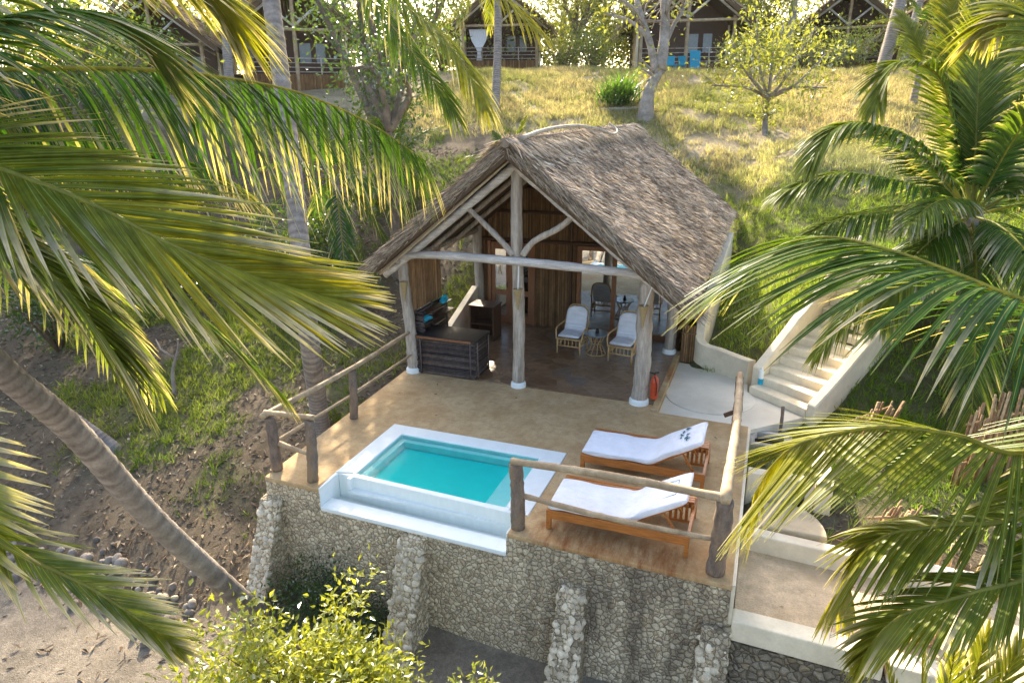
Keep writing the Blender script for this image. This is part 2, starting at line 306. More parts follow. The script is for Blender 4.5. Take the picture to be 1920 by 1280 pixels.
def H(x, y):
    x = np.asarray(x, float); y = np.asarray(y, float)
    z = np.interp(sdist(x, y), PS, PZ)
    z = z + 1.0*ss(x, 3.3, 5.2)*ss(y, 1.0, 4.2)*(1-ss(y, 12, 22))
    z = z + .5*ss(x, 5.3, 6.3)*ss(y, .2, 2.0)*(1-ss(y, 5, 11))
    z = z + (fbm(x, y, 3.)-.5)*.35*ss(y, -7, 6) + (fbm(x+40, y, 9.)-.5)*.9*ss(y, 8, 16) + (fbm(x, y+9, 1.2)-.5)*.10
    hs = ss(x, -3.2, -2.55)*(1-ss(x, 2.75, 3.35))*ss(y, -5.0, -4.7)*(1-ss(y, 11.2, 12.0))       # house and deck platform
    z = z*(1-hs) + np.minimum(z, -.35)*hs
    dk = ss(x, 2.3, 2.9)*(1-ss(x, 4.5, 4.75))*ss(y, -5.0, -4.7)*(1-ss(y, 1.6, 2.3)); z = z*(1-dk) + np.minimum(z, -.35)*dk
    rt = ss(x, 4.3, 4.6)*ss(y, -4.95, -4.65)*(1-ss(y, -1.2, .6)); z = z*(1-rt) + rt*np.interp(y, [-4, -3.1, -2.6, -1, .6], [-.8, -.8, -.5, -.32, -.2])
    lt = ss(x, 2.7, 3.3)*(1-ss(x, 5.0, 5.7))*ss(y, -.8, -.2)*(1-ss(y, 2.0, 2.9)); z = z*(1-lt) + np.minimum(z, -.3)*lt
    fr_ = ss(x, -2.4, -1.9)*(1-ss(y, yfr(x)-.05, yfr(x)+.15)); z = z*(1-fr_) + np.minimum(z, np.interp(y, [-14, -8, -5], [-2.9, -2.3, -1.95]) + (fbm(x, y, 1.)-.5)*.12)*fr_
    return z
def gcoord(a, b, f0, f1, st, big): return np.unique(np.round(np.r_[np.arange(a, f0, big), np.arange(f0, f1, st), np.arange(f1, b+.1, big)], 3))
gx = gcoord(-200, 200, -16, 13, .16, 4); gy = gcoord(-120, 260, -10, 34, .16, 4); X, Y = np.meshgrid(gx, gy); Z = H(X, Y)
nx, ny = len(gx), len(gy); i, j = np.meshgrid(np.arange(ny-1), np.arange(nx-1), indexing='ij')
gf = np.stack([i*nx+j, i*nx+j+1, (i+1)*nx+j+1, (i+1)*nx+j], -1).reshape(-1, 4)
def zone(x, y):
    """weights: sand, litter (brown), green grass, dry golden grass"""
    s = sdist(x, y); n = fbm(x, y, 2.4); n2 = fbm(x+7, y+3, 5.)
    sand = np.maximum(1-ss(y, -6.3, -5.3), (1-ss(y, -4.9, -4.7))*ss(x, -2.2, -1.6))
    dry = ss(s + (n2-.5)*7 + np.clip(x, -8, 4)*.55, 11.5, 15)*(1-sand)
    left = 1-ss(x, -3.5, 2.8)
    green = np.where(left > .5, ss(n, .41, .54)*ss(y, -4.6, -2.6)*.85, ss(n, .14, .30))*(1-sand)*(1-dry)
    green = green*(1-.75*np.exp(-((x+6.)/3.4)**2-((y-9.5)/3.8)**2))
    green = green*(1-ss(x, 4.4, 4.6)*(1-ss(y, -2.5, -1))*.9)
    return sand, dry, green
sa, dr, gr = zone(X, Y)
bc = np.array([.11, .085, .058])*np.ones(X.shape+(3,)); bc = mixc(bc, [.18, .145, .10], fbm(X, Y, .8)*.8)
bc = mixc(bc, [.245, .205, .155], sa); bc = mixc(bc, mixc([.24, .19, .11], [.50, .41, .26], fbm(X+3, Y, 1.3)), dr*.95); bc = mixc(bc, [.12, .135, .045], gr*.75)
ter = ss(X, 4.4, 4.6)*ss(Y, -5, -4.8)*(1-ss(Y, -3, -2.6)); bc = mixc(bc, [.42, .31, .19], ter)
far = ss(Y, 40, 70); bc = mixc(bc, [.10, .10, .045], far)
struct(MB().add(np.stack([X, Y, Z], -1).reshape(-1, 3), gf, bc.reshape(-1, 3)).build('ground', 'soil', None, True))

# grass blades
def grass_obj(name, n, xr, yr, wfun, hgt, cols, width=.012, per=5, label=None):
    x = rng.uniform(*xr, n); y = rng.uniform(*yr, n); k = rng.random(n) < wfun(x, y); x, y = x[k], y[k]
    z = H(x, y); n = len(x); P = np.repeat(np.c_[x, y, z], per, 0) + np.c_[rng.normal(0, .035, (n*per, 2)), np.full(n*per, -.02)]
    D = nz(np.c_[rng.normal(0, .45, (n*per, 2)), np.ones(n*per)]); f = np.repeat(np.clip(fbm(x, y, 1.7)*.6+(fbm(x+9, y+4, 5.5)-.42)*2.2, 0, 1), per) + rng.normal(0, .22, n*per)
    c = mixc(cols[0], cols[1], np.clip(f, 0, 1))*np.repeat(rng.uniform(.6, 1.2, n)*(1+.55*ss(x, 2.6, 4.2)*(1-ss(y, 14, 20))), per)[:, None]; L = rng.uniform(*hgt, n*per)*np.repeat(.6+.8*fbm(x+3, y, 2.), per)  # blades right of the house lightened: garden sunlight put into their colour
    mb = MB(); strips(mb, P, D, L, width, nz(rng.standard_normal((n*per, 3))*[1, 1, .1]), rng.normal(0, .35, n*per), c, (1, .7, .1))
    o = mb.build(name, 'grass'); tag(o, label, 'grass', kind='stuff'); return o
inb = lambda x, y: ((x > -2.7) & (x < 3.4) & (y > -5.2) & (y < 11.4)) | ((x > 2) & (x < 4.5) & (y > -5.2) & (y < 2.3)) | ((x > 4) & (x < 6) & (y > -.6) & (y < 1.8))
def stairs_zone(x, y):
    u = (x-4.9)*.56 + (y-1.1)*.83; w_ = (x-4.9)*.83 - (y-1.1)*.56; return (np.abs(w_) < .85) & (u > -.6) & (u < 5.4)
ok = lambda x, y: ~(inb(x, y) | stairs_zone(x, y))
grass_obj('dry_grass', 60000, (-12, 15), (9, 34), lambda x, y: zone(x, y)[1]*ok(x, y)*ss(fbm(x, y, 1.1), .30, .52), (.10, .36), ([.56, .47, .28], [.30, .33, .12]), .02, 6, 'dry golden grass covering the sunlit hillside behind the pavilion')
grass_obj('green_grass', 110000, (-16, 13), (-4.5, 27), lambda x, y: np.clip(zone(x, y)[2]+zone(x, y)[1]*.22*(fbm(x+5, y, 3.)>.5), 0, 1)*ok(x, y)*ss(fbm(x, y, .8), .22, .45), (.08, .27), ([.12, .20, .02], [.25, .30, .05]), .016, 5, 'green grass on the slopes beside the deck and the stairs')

# fallen leaves and twigs on the shaded slope
n = 22000; x = rng.uniform(-16, -2.7, n); y = rng.uniform(-6.2, 14, n); x = np.r_[x, rng.uniform(-9, 4, 900), rng.uniform(4.6, 9, 900)]; y = np.r_[y, rng.uniform(-9.5, -5.3, 900), rng.uniform(-4.6, 0, 900)]
P = np.c_[x, y, H(x, y)+.012]; n = len(x)
cl = mixc([.13, .085, .05], [.42, .34, .24], rng.random(n)**2)
mb = MB(); leaves(mb, P, np.c_[rng.standard_normal((n, 2)), rng.normal(0, .15, n)], np.c_[rng.normal(0, .4, (n, 2)), np.ones(n)], rng.uniform(.05, .2, n), rng.uniform(.02, .06, n), cl)
k = 20; dx = np.r_[rng.uniform(-2.3, 4.3, 12), rng.uniform(4.6, 7, 8)]; dy = np.r_[rng.uniform(-2.3, -.1, 12), rng.uniform(-4.5, -3.4, 8)]; dz = np.r_[np.full(12, .006), np.full(8, -.59)]
leaves(mb, np.c_[dx, dy, dz], np.c_[rng.standard_normal((k, 2)), np.full(k, .05)], np.c_[rng.normal(0, .2, (k, 2)), np.ones(k)], rng.uniform(.04, .11, k), rng.uniform(.015, .04, k), mixc([.2, .12, .05], [.42, .33, .15], rng.random(k)))
tag(mb.build('leaf_litter', 'gravel'), 'brown fallen leaves strewn over the slope and beach', 'leaf litter', kind='stuff')

# ------------------------------------------------------------------ deck, wall, pool
XL, XR, P0, P1, PB = -2.445, 4.47, -1.49, 1.735, -2.43
poly = [(XL, yfr(XL)-.012), (P0+.05, yfr(P0)-.012), (P0+.0, -4.3), (P0, PB), (P1, PB), (P1, -4.2), (1.62, -4.45), (1.6, yfr(1.6)-.012), (XR+.012, yfr(XR)-.012), (XR+.012, -.36), (2.74, -.30), (2.74, -.004), (-2.62, -.004)]
struct(prism(MB(), poly, -.07, 0).build('pool_deck', 'deck', bevel=.015))
sw = thing('sea_wall', 'rubble stone sea wall with four sloping buttresses below the pool deck', 'wall', (1, -4.85, -2.2))
mb = MB(); xs = [XL, P0+.05, P0+.05, 1.585, 1.585, XR]; tops = [-.07, -.07, -.37, -.37, -.07, -.07]
N_ = 120; 
fp = [(x, yfr(x), zt) for x, zt in zip(xs, tops)] + [(XR, yfr(XR)-.06, -2.5), (XL, yfr(XL)-.06, -2.5)]
extr(mb, fp[::-1], (0, .3, 0)); prism(mb, [(XL, yfr(XL)+.3), (XL+.3, yfr(XL)+.3), (XL+.3, 0), (XL, 0)], -2.4, -.0712)
mb.build('wall_body', 'stone', sw)
def stones(mb, P, r, lo=(.50, .42, .30), hi=(.80, .70, .52)):
    """irregular rounded stones"""
    import bmesh
    bm = bmesh.new(); bmesh.ops.create_icosphere(bm, subdivisions=2, radius=1); bv = np.array([q.co[:] for q in bm.verts]); bf = [[q.index for q in f.verts] for f in bm.faces]; bm.free()
    for p, rr in zip(P, r):
        s = rng.uniform(.7, 1.25, 3)*rr; v_ = bv.copy()
        for _ in range(5):
            d = rv(1)[0]; h = rng.uniform(.55, .8); pr = v_@d; v_ = np.where((pr > h)[:, None], v_ - d*(pr-h)[:, None]*.9, v_)
        q = np.linalg.qr(rng.standard_normal((3, 3)))[0]; c = mixc(lo, hi, rng.random())
        mb.add((v_*s)@q.T + p, bf, c)
def buttress(x0, ztop, out, wd):
    y0 = float(yfr(x0)); mb = MB(); zb = -2.35; prof = [(y0+.05, ztop), (y0-.12, ztop-.03), (y0-out, zb), (y0+.05, zb)]
    extr(mb, [(x0-wd/2, a, b) for a, b in prof], (wd, 0, 0)); o = mb.build('buttress', 'stone', sw)
    sm = MB(); a = A(x0, y0-.08, ztop-.02); b = A(x0, y0-out+.02, zb+.02); ln = np.linalg.norm(b-a); P = []; R_ = []
    for u in np.arange(.03, 1, .088/ln):
        for w_ in np.arange(-.42, .43, .27):
            P.append(a + (b-a)*u + A((w_+rng.normal(0, .04))*wd, .015, rng.normal(0, .008)-.014)); R_.append(rng.uniform(.05, .082))
    stones(sm, P, R_); f = sm.build('stone_facing', 'stone2', o, True)
for u, v_, out, wd in ((505, 935, .95, .34), (775, 1005, .95, .36), (1078, 1090, .85, .36), (1345, 1160, .75, .34)):
    q = ony(u, v_, -4.85); buttress(q[0], q[2], out, wd)
mb = MB(); box(mb, (XR+.003, yfr(XR)+.02, -2.0), (XR+.05, -.36, -.008)); mb.build('side_render', 'cream', sw)

pool = thing('plunge_pool', 'small turquoise plunge pool with white rim and overflow channel', 'pool', (.1, -3.4, 0))
ZR = .012; WI0, WI1, WIB = -1.16, 1.36, -2.74
def rim_poly(x0, y0, x1, y1): return [(x0, y0), (x1, y0), (x1, y1), (x0, y1)]
mb = MB()
WYo = lambda x: -4.255 - (x+1.49)*.035; WYi = lambda x: WYo(x)+.11
prism(mb, [(P0+.002, PB-.002), (P0+.002, WYo(P0)), (WI0, WYi(WI0)), (WI0, WIB), (WI1, WIB), (WI1, WYi(WI1)), (P1-.002, WYo(P1)), (P1-.002, PB-.002)], -.5, ZR)
mb.build('rim', 'white', pool, bevel=.012)
mb = MB(); prism(mb, [(P0+.05, WYo(P0)-.002), (P1-.16, WYo(P1-.16)-.002), (WI1-.004, WYi(WI1)-.006), (WI0+.004, WYi(WI0)-.006)], [-.6]*4, [-.006]*4); mb.build('overflow_wall', 'weir', pool, bevel=.015)
mb = MB(); zb = -.20
i0, i1, ib, if_ = WI0+.0, WI1-.0, WIB, WYi(.1)
box(mb, (WI0-.03, WYi(WI1)-.12, zb-.05), (WI1+.03, WIB+.03, zb)); 
box(mb, (WI0-.06, WYi(WI1)-.1, zb), (WI0+.003, WIB+.003, -.004)); box(mb, (WI1-.003, WYi(WI1)-.1, zb), (WI1+.06, WIB+.003, -.004)); box(mb, (WI0+.003, WIB-.003, zb), (WI1-.003, WIB+.06, -.004)); 
prism(mb, [(WI0+.003, WYi(WI0)-.05), (WI1-.003, WYi(WI1)-.05), (WI1-.003, WYi(WI1)+.002), (WI0+.003, WYi(WI0)+.002)], zb, -.02)
mb.build('basin', 'poolin', pool); mb = MB(); box(mb, (WI0+.12, WYi(WI1)+.02, zb+.001), (WI1-.03, WIB-.12, zb+.006)); mb.build('basin_floor', 'poolfloor', pool); mb = MB(); box(mb, (WI0+.004, WIB-.11, zb+.003), (WI1-.004, WIB-.002, -.075)); box(mb, (WI0+.004, WYi(WI0)+.006, zb+.003), (WI0+.10, WIB-.112, -.07)); mb.build('inner_ledge', 'poolin', pool, bevel=.015)
mb = MB(); box(mb, (.98, WYi(1)+.006, zb+.002), (WI1-.006, WIB-.113, -.09)); mb.build('seat_ledge', 'poolin', pool, bevel=.02)
mb = MB(); prism(mb, [(WI0+.005, WYi(WI0)+.004), (WI1-.005, WYi(WI1)+.004), (WI1-.005, WIB-.005), (WI0+.005, WIB-.005)], -.016, -.016); mb.F = [np.array([[4, 5, 6, 7]])]; mb.build('water', 'water', pool)
mb = MB(); f0, f1 = P0+.055, 1.58
prism(mb, [(f0, yfr(f0)-.015), (f1, yfr(f1)-.015), (f1, yfr(f1)+.27), (f0, yfr(f0)+.27)], -.368, -.30); mb.build('overflow_lip', 'white', pool, bevel=.012)
mb = MB(); prism(mb, [(f0, yfr(f0)+.272), (f1, yfr(f1)+.272), (f1, WYo(f1)-.004), (f0, WYo(f0)-.004)], -.5, -.42); mb.build('channel', 'weir', pool)
mb = MB(); box(mb, (P0+.0, yfr(P0)+.0, -.42), (f0-.001, WYo(P0)-.004, -.002)); mb.build('channel_end', 'white', pool); mb = MB(); box(mb, (f1+.002, yfr(f1)+.004, -.42), (f1+.022, WYo(P1)-.004, -.012)); mb.build('channel_end', 'white', pool)

# ------------------------------------------------------------------ pavilion
pav = thing('thatched_pavilion', 'open fronted thatched pavilion with log posts behind the plunge pool', 'pavilion', (0, 4, 0))
ZP, EXR, EZR, EXL, EZL, RY0, RY1 = 4.80, 3.42, 2.14, -2.95, 2.44, -.62, 11.1
mb = MB(); prism(mb, [(-2.62, 0), (2.74, 0), (2.74, 11), (-2.62, 11)], -.3, .012); mb.build('floor', 'flag', pav)
mb = MB(); box(mb, (2.742, -.28, -.4), (2.86, 3.2, .03)); mb.build('floor_kerb', 'deck', pav, bevel=.01)
def rz(x): return np.where(np.asarray(x) > 0, ZP + (EZR-ZP)*np.asarray(x)/EXR, ZP + (EZL-ZP)*np.asarray(x)/EXL)
# roof slab
rf = MB()
for ex, ez in ((EXR, EZR), (EXL, EZL)):
    dn = nz(A(ez-ZP, 0, -ex) if ex < 0 else A(-(ez-ZP), 0, ex)); dn = dn if dn[2] > 0 else -dn; off = dn*.2
    a, b = A(0, RY0, ZP-.02), A(ex*.985, RY0, ez+.02)
    q = [a, b, b-off, a-A(0, 0, .26)]; extr(rf, q if ex < 0 else q[::-1], (0, RY1-RY0, 0))
roof = rf.build('roof', 'thatchbase', pav)
th = MB()
SC = [np.array(lin(h)) for h in ('#b5a28d', '#dcc8a8', '#7a6b5c', '#f3e0c0')]
def straw_col(k):
    f = rng.random(k); c = mixc(SC[2], SC[0], np.clip(f*1.6, 0, 1)); c = mixc(c, SC[1], np.clip(f*2-1, 0, 1)); m = rng.random(k) < .06; c[m] = SC[3]; return c
for ex, ez, cnt in ((EXR, EZR, 74000), (EXL, EZL, 36000)):
    ln = math.hypot(ex, ZP-ez); dn = A(ex, 0, ez-ZP)/ln; nn = A(-dn[2], 0, dn[0]) if dn[0] > 0 else A(dn[2], 0, -dn[0]); nn = nn if nn[2] > 0 else -nn
    u = rng.random(cnt); u = np.floor(u*26)/26 + rng.random(cnt)*.028 - .03; y = rng.uniform(RY0-.03, RY1, cnt)
    wob = (fbm(u*6, y, .9)-.5)*.10
    P = A(0, 0, ZP) + dn*(u*ln)[:, None] + A(0, 1, 0)*y[:, None] + nn*(.035 + wob + rng.random(cnt)*.035)[:, None]
    D = nz(dn + A(0, 1, 0)*rng.normal(0, .42, cnt)[:, None] + nn*rng.normal(.06, .14, cnt)[:, None]); c = straw_col(cnt)*(.55 + .95*fbm(u*14, y*1.3, .8))[:, None]
    strips(th, P, D, rng.uniform(.10, .27, cnt), rng.uniform(.008, .03, cnt), nz(nn + rng.normal(0, .38, (cnt, 3))), rng.normal(-.02, .06, cnt), c)
    # ragged eave fringe
    k = 3200; y = rng.uniform(RY0-.02, RY1, k); P = A(ex, 0, ez)-dn*.16 + A(0, 1, 0)*y[:, None] - nn*(rng.random(k)*.2)[:, None]
    strips(th, P, nz(dn + rng.normal(0, .18, (k, 3)) + A(0, 0, -.25)), rng.uniform(.10, .24, k), rng.uniform(.006, .015, k), nz(nn + rng.normal(0, .3, (k, 3))), -.1, straw_col(k)*.8)
    # cut straw ends along the front and back gable edge
    k = 5200; u = rng.random(k); P = A(0, 0, ZP) + dn*(u*ln)[:, None] - nn*(rng.random(k)*.2 - .06)[:, None]; P[:, 1] = np.where(rng.random(k) < .75, RY0+.04, RY1-.04)
    sg = np.where(P[:, 1] < 5, -1, 1)[:, None]; strips(th, P, nz(dn*rng.uniform(.5, 1.6, k)[:, None] + A(0, 1, 0)*sg*rng.uniform(.02, .35, k)[:, None] + rng.normal(0, .1, (k, 3))), rng.uniform(.15, .4, k), rng.uniform(.008, .02, k), nz(A(0, 1, 0)*sg + rng.normal(0, .4, (k, 3))), 0, straw_col(k)*.75)
th.build('thatch', 'thatch', roof)
# ridge cap: straw bent over the ridge
rc = MB(); k = 9000; sg = np.where(rng.random(k) < .5, 1, -1); y = rng.uniform(RY0-.1, RY1, k); th0 = rng.random(k)
P = np.c_[sg*rng.uniform(0, .28, k), y, ZP+.11 - rng.random(k)*.06 + (fbm(y, y*0, 1.)-.5)*.1]; P[:, 2] -= np.abs(P[:, 0])*.55
D = nz(np.c_[sg, rng.normal(0, .55, k), -.55 + rng.normal(0, .15, k)]); strips(rc, P, D, rng.uniform(.2, .42, k), rng.uniform(.01, .03, k), nz(np.c_[sg*.5, 0*y, np.ones(k)] + rng.normal(0, .3, (k, 3))), -.1, mixc(straw_col(k), [.52, .43, .30], .35))
tube(rc, [(0, RY0-.05, ZP+.0), (0.02, RY1, ZP+.02)], .09, 8, SC[0]*.6)
rc.build('ridge_cap', 'thatch', roof)
mb = MB(); tube(mb, [onx(u, v_, .05)*[1, 1, 0] + A(0, 0, ZP+.2) if 0 else A(x, y, z) for x, y, z in ((.16, -.3, 4.86), (.12, 1.4, 4.97), (.2, 3.2, 5.0), (.34, 4.6, 4.9), (.5, 5.6, 4.75), (.42, 6.5, 4.82), (.15, 6.7, 5.0))], [.045, .04, .04, .035, .035, .03, .025], 7, (.5, .44, .36), .04, 40); mb.build('ridge_stick', 'wood', roof, True)
# rakes bundles + gable pole
mb = MB()
for ex, ez in ((EXR, EZR), (EXL, EZL)):
    for k in range(5):
        o = A(0, RY0+.06+.05*k, -.10-.045*k); tube(mb, [A(0, 0, ZP)+o, A(ex*.5, 0, (ZP+ez)/2)+o + A(0, 0, -.03), A(ex*.97, 0, ez+.03)+o], .028, 6, SC[k % 3]*.7, .08, 30)
mb.build('eave_batten', 'thatch', roof, True)
def pole(name, pts, r, mat='wood', n=10, jit=.04, m=26, par=None): return tube(MB(), pts, r, n, (1, 1, 1), jit, m).build(name, mat, par or pav, True)
def post(x, y, h, r0, r1, dx=0, dy=0):
    o = pole('post', [(x, y, .05), (x+dx*.3+.02, y+dy*.4, h*.35), (x+dx*.6-.02, y+dy*.7, h*.7), (x+dx, y+dy, h)], [r0, r0*.97, (r0+r1)/2, r1], m=34)
    mb = MB(); lathe(mb, [(r0+.035, -.01), (r0+.03, .08), (r0+.01, .11), (r0*.9, .115)], (x, y, .0), 18); mb.build('post_foot', 'white', o)
post(0, 0, 4.62, .122, .105, .03, -.12); post(2.46, 0, 2.62, .155, .135, .06, -.02); post(-2.41, 0, 2.62, .125, .10, -.12, -.02)
post(2.60, 3.05, 2.7, .13, .11, 0, 0); post(-2.5, 3.85, 2.75, .12, .11, 0, 0)
pole('tie_beam', [ony(u, v_, -.2) for u, v_ in ((752, 481), (800, 478), (860, 481), (968, 490), (1080, 501), (1170, 511), (1232, 522))], [.05, .075, .085, .085, .08, .08, .07], 'beam', m=40)
pole('brace', [ony(u, v_, -.16) for u, v_ in ((962, 478), (940, 452), (900, 412), (862, 377))], [.065, .055, .052, .05]); pole('brace', [ony(u, v_, -.16) for u, v_ in ((980, 478), (1002, 452), (1050, 426), (1092, 390))], [.068, .06, .06, .052])
for ex, ez in ((EXR, EZR), (EXL, EZL)): pole('rafter', [(ex*f, -.15, ZP-.42+(ez-ZP)*f*.985) for f in (.0, .35, .7, .97)], [.085, .08, .08, .07], 'beam', m=30)
for y in (1.2, 2.5): 
    for ex, ez in ((EXR, EZR), (EXL, EZL)): pole('rafter', [(ex*f, y, ZP-.36+(ez-ZP)*f) for f in (0, .5, .95)], .055, m=12)
for x in (-2.5, 2.5): pole('wall_plate', [(x, -.3, float(rz(x))-.34), (x, 2, float(rz(x))-.36), (x, 4.1, float(rz(x))-.34)], .06, m=14)
# reed walls
RC = [np.array(c) for c in ([.08, .04, .018], [.24, .135, .058], [.38, .25, .12])]
def reeds(mb, a, b, z0, z1, step=.019, dark=1.0):
    a, b = A(*a), A(*b); L = np.linalg.norm(b-a); d = (b-a)/L; nn = A(d[1], -d[0]); k = int(L/step)
    for i in range(k):
        p = a + d*(i+.5)*step; zz0 = z0(p) if callable(z0) else z0; zz1 = z1(p) if callable(z1) else z1; r = step*rng.uniform(.45, .7); o = rng.normal(0, .006)
        f = rng.random(); c = mixc(RC[0], RC[1], .35+.65*f) if f < .85 else mixc(RC[1], RC[2], rng.random()*.6); c = c*dark
        q = [p+d*-r, p+nn*(r+o), p+d*r, p-nn*r]; v_ = [(*w_, zz0) for w_ in q] + [(*(w_+d*rng.normal(0, .006)), zz1) for w_ in q]
        mb.add(v_, [[0, 1, 5, 4], [1, 2, 6, 5], [2, 3, 7, 6], [3, 0, 4, 7], [4, 5, 6, 7]], c)
YW = 3.95
xd0, xd1 = ony(918, 560, YW)[0], ony(1003, 560, YW)[0]; xg0 = ony(1083, 560, YW)[0]; xg1 = 2.52; ZH = 2.22
zt = lambda p: float(rz(p[0]))-.28
mb = MB(); reeds(mb, (-2.5, YW), (xd0, YW), .02, zt); reeds(mb, (xd1, YW), (xg0-.03, YW), .02, zt); reeds(mb, (xd0, YW), (xd1, YW), ZH+.06, zt); reeds(mb, (xg0-.03, YW), (2.6, YW), ZH+.08, zt); 
mb.build('reed_wall', 'reed', pav)
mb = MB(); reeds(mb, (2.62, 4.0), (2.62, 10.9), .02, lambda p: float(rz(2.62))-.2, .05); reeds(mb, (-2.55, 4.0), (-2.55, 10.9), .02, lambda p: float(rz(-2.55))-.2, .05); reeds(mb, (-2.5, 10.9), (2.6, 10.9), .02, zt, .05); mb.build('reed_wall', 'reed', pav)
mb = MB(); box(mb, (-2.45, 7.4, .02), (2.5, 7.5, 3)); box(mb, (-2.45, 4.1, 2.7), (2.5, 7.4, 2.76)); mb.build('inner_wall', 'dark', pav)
mb = MB(); reeds(mb, (2.62, 3.1), (2.62, 3.95), .02, 2.5); mb.build('reed_screen', 'reed', pav); mb = MB(); reeds(mb, (-2.55, .22), (-2.55, 1.75), 1.25, 2.5, .022, 1.5); mb.build('reed_screen', 'reed', pav)
mb = MB()
for z, x0, x1 in ((ZH+.02, -2.4, 2.58), (2.95, -2.3, 2.3), (3.55, -1.4, 1.5)): tube(mb, [(x0, YW-.06, z), (x1, YW-.06, z+.02)], .045, 8, (1, 1, 1), .05, 16)
for x in (xd1+.95,): tube(mb, [(x, YW-.05, 0), (x, YW-.05, 3.6)], .045, 8, (1, 1, 1), .05, 16)
mb.build('wall_rail', 'darkwood', pav, True)
# door
dw = (xd1-xd0); mb = MB()
for x in (xd0+.03, xd0+dw*.5, xd1-.03): box(mb, (x-.045, YW-.06, .02), (x+.045, YW+.05, ZH-.03))
mb.build('door_frame', 'joinery', pav, bevel=.006)
for s in (0, 1):
    a = xd0+.08+s*(dw*.5-.03); b = a+dw*.5-.13; mb = MB(); w_ = (b-a)
    for x in (a, b-.1): box(mb, (x, YW-.03, .03), (x+.1, YW+.02, ZH-.06))
    for z0, z1 in ((.03, .25), (.78, .92), (1.98, ZH-.06)): box(mb, (a+.1005, YW-.025, z0), (b-.1005, YW+.015, z1))
    d = mb.build('door', 'joinery', pav, bevel=.004); mb = MB(); box(mb, (a+.1, YW-.012, .25), (b-.1, YW-.004, .78)); box(mb, (a+.1, YW-.012, .92), (b-.1, YW-.004, 1.98)); mb.build('pane', 'glass', d)
    mb = MB(); tube(mb, [(b-.05 if s == 0 else a+.05, YW-.08, 1.0), (b-.05 if s == 0 else a+.05, YW-.08, 1.15)], .012, 8); mb.build('handle', 'black', d)
xm = ony(1150, 560, YW)[0]; mb = MB()
for x in (xg0+.03, xm, xg1+.02): box(mb, (x-.05, YW-.07, .02), (x+.05, YW+.05, ZH-.03))
for a, b in ((xg0+.081, xm-.051), (xm+.051, xg1-.031)): box(mb, (a, YW-.06, .02), (b, YW+.04, .12)); box(mb, (a, YW-.06, ZH-.13), (b, YW+.04, ZH-.03))
gd = mb.build('glass_door', 'joinery', pav, bevel=.005)
for a, b in ((xg0+.08, xm-.05), (xm+.05, xg1-.03)): mb = MB(); box(mb, (a, YW-.012, .118), (b, YW-.004, ZH-.128)); mb.build('pane', 'glass', gd)
# stick screen on the left, bar counter
def sticks(mb, a, b, z0, z1, nn, step=.034, vert=0):
    a, b = A(*a), A(*b)
    for z in np.arange(z0+step/2, z1, step):
        e = rng.normal(0, .02, 2); d = nz(b-a); c = mixc([.045, .035, .032], [.16, .12, .10], rng.random()**1.5); o = nn*rng.normal(0, .006)
        tube(mb, [A(*(a-d*abs(e[0])), z+rng.normal(0, .006))+o, A(*((a+b)/2), z+rng.normal(0, .007))+o, A(*(b+d*abs(e[1])), z+rng.normal(0, .006))+o], step*rng.uniform(.42, .6), 6, c)
mb = MB(); sticks(mb, (-2.46, .14), (-2.46, 1.75), .02, 1.28, A(1, 0, 0), .04); sticks(mb, (-2.4, .16), (-2.2, .16), .85, 1.28, A(0, 1, 0), .04)
for y in (.2, .95, 1.7): tube(mb, [(-2.4, y, .02), (-2.4, y, 1.33)], .022, 6, (.1, .08, .07))
mb.build('stick_screen', 'stick', pav, True)
mb = MB(); box(mb, (-2.40, .2, .98), (-2.2, 1.7, 1.0)); box(mb, (-2.40, .2, 1.18), (-2.24, 1.7, 1.2)); mb.build('shelf', 'darkwood', pav)
bar = thing('bar_counter', 'dark stick fronted bar counter beside the left pavilion post', 'bar counter', (-1.65, .3, 0.012))
bx0, bx1, by0, by1, bz = -2.27, -.96, -.02, .72, .84
mb = MB(); sticks(mb, (bx0, by0), (bx1, by0), .02, bz-.03, A(0, 1, 0))
for x in (bx0+.08, bx1-.08): tube(mb, [(x, by0-.03, .015), (x, by0-.03, bz-.02)], .016, 6, (.13, .1, .09))
mb.build('stick_front', 'stick', bar, True); mb = MB(); box(mb, (bx0+.03, by0+.03, .015), (bx1-.03, by1-.02, bz-.03)); mb.build('carcass', 'black', bar); mb = MB(); sticks(mb, (bx1, by0+.03), (bx1, by1), .02, bz-.03, A(1, 0, 0)); 
for y in (by0+.1, by1-.05): tube(mb, [(bx1+.03, y, .015), (bx1+.03, y, bz-.02)], .016, 6, (.2, .15, .12))
mb.build('stick_side', 'stick', bar, True)
mb = MB(); box(mb, (bx0-.02, by0-.04, bz-.025), (bx1+.05, by1+.03, bz+.02)); mb.build('counter_top', 'counter', bar, bevel=.006)
mb = MB(); box(mb, (bx0-.02, by0-.055, bz-.03), (bx1-.06, by0-.041, bz+.012)); mb.build('edge_strip', 'joinery', bar)
cb = thing('wooden_cabinet', 'small open brown wooden cabinet behind the bar counter', 'cabinet', (-1.75, 2.5, .012)); 
mb = MB(); box(mb, (-2.15, 2.4, .015), (-2.11, 2.9, .85)); box(mb, (-1.55, 2.4, .015), (-1.51, 2.9, .85)); box(mb, (-2.11, 2.86, .015), (-1.55, 2.9, .85)); box(mb, (-2.11, 2.4, .4), (-1.55, 2.86, .43)); box(mb, (-2.17, 2.38, .852), (-1.49, 2.92, .885)); mb.build('case', 'darkwood', cb, bevel=.006)
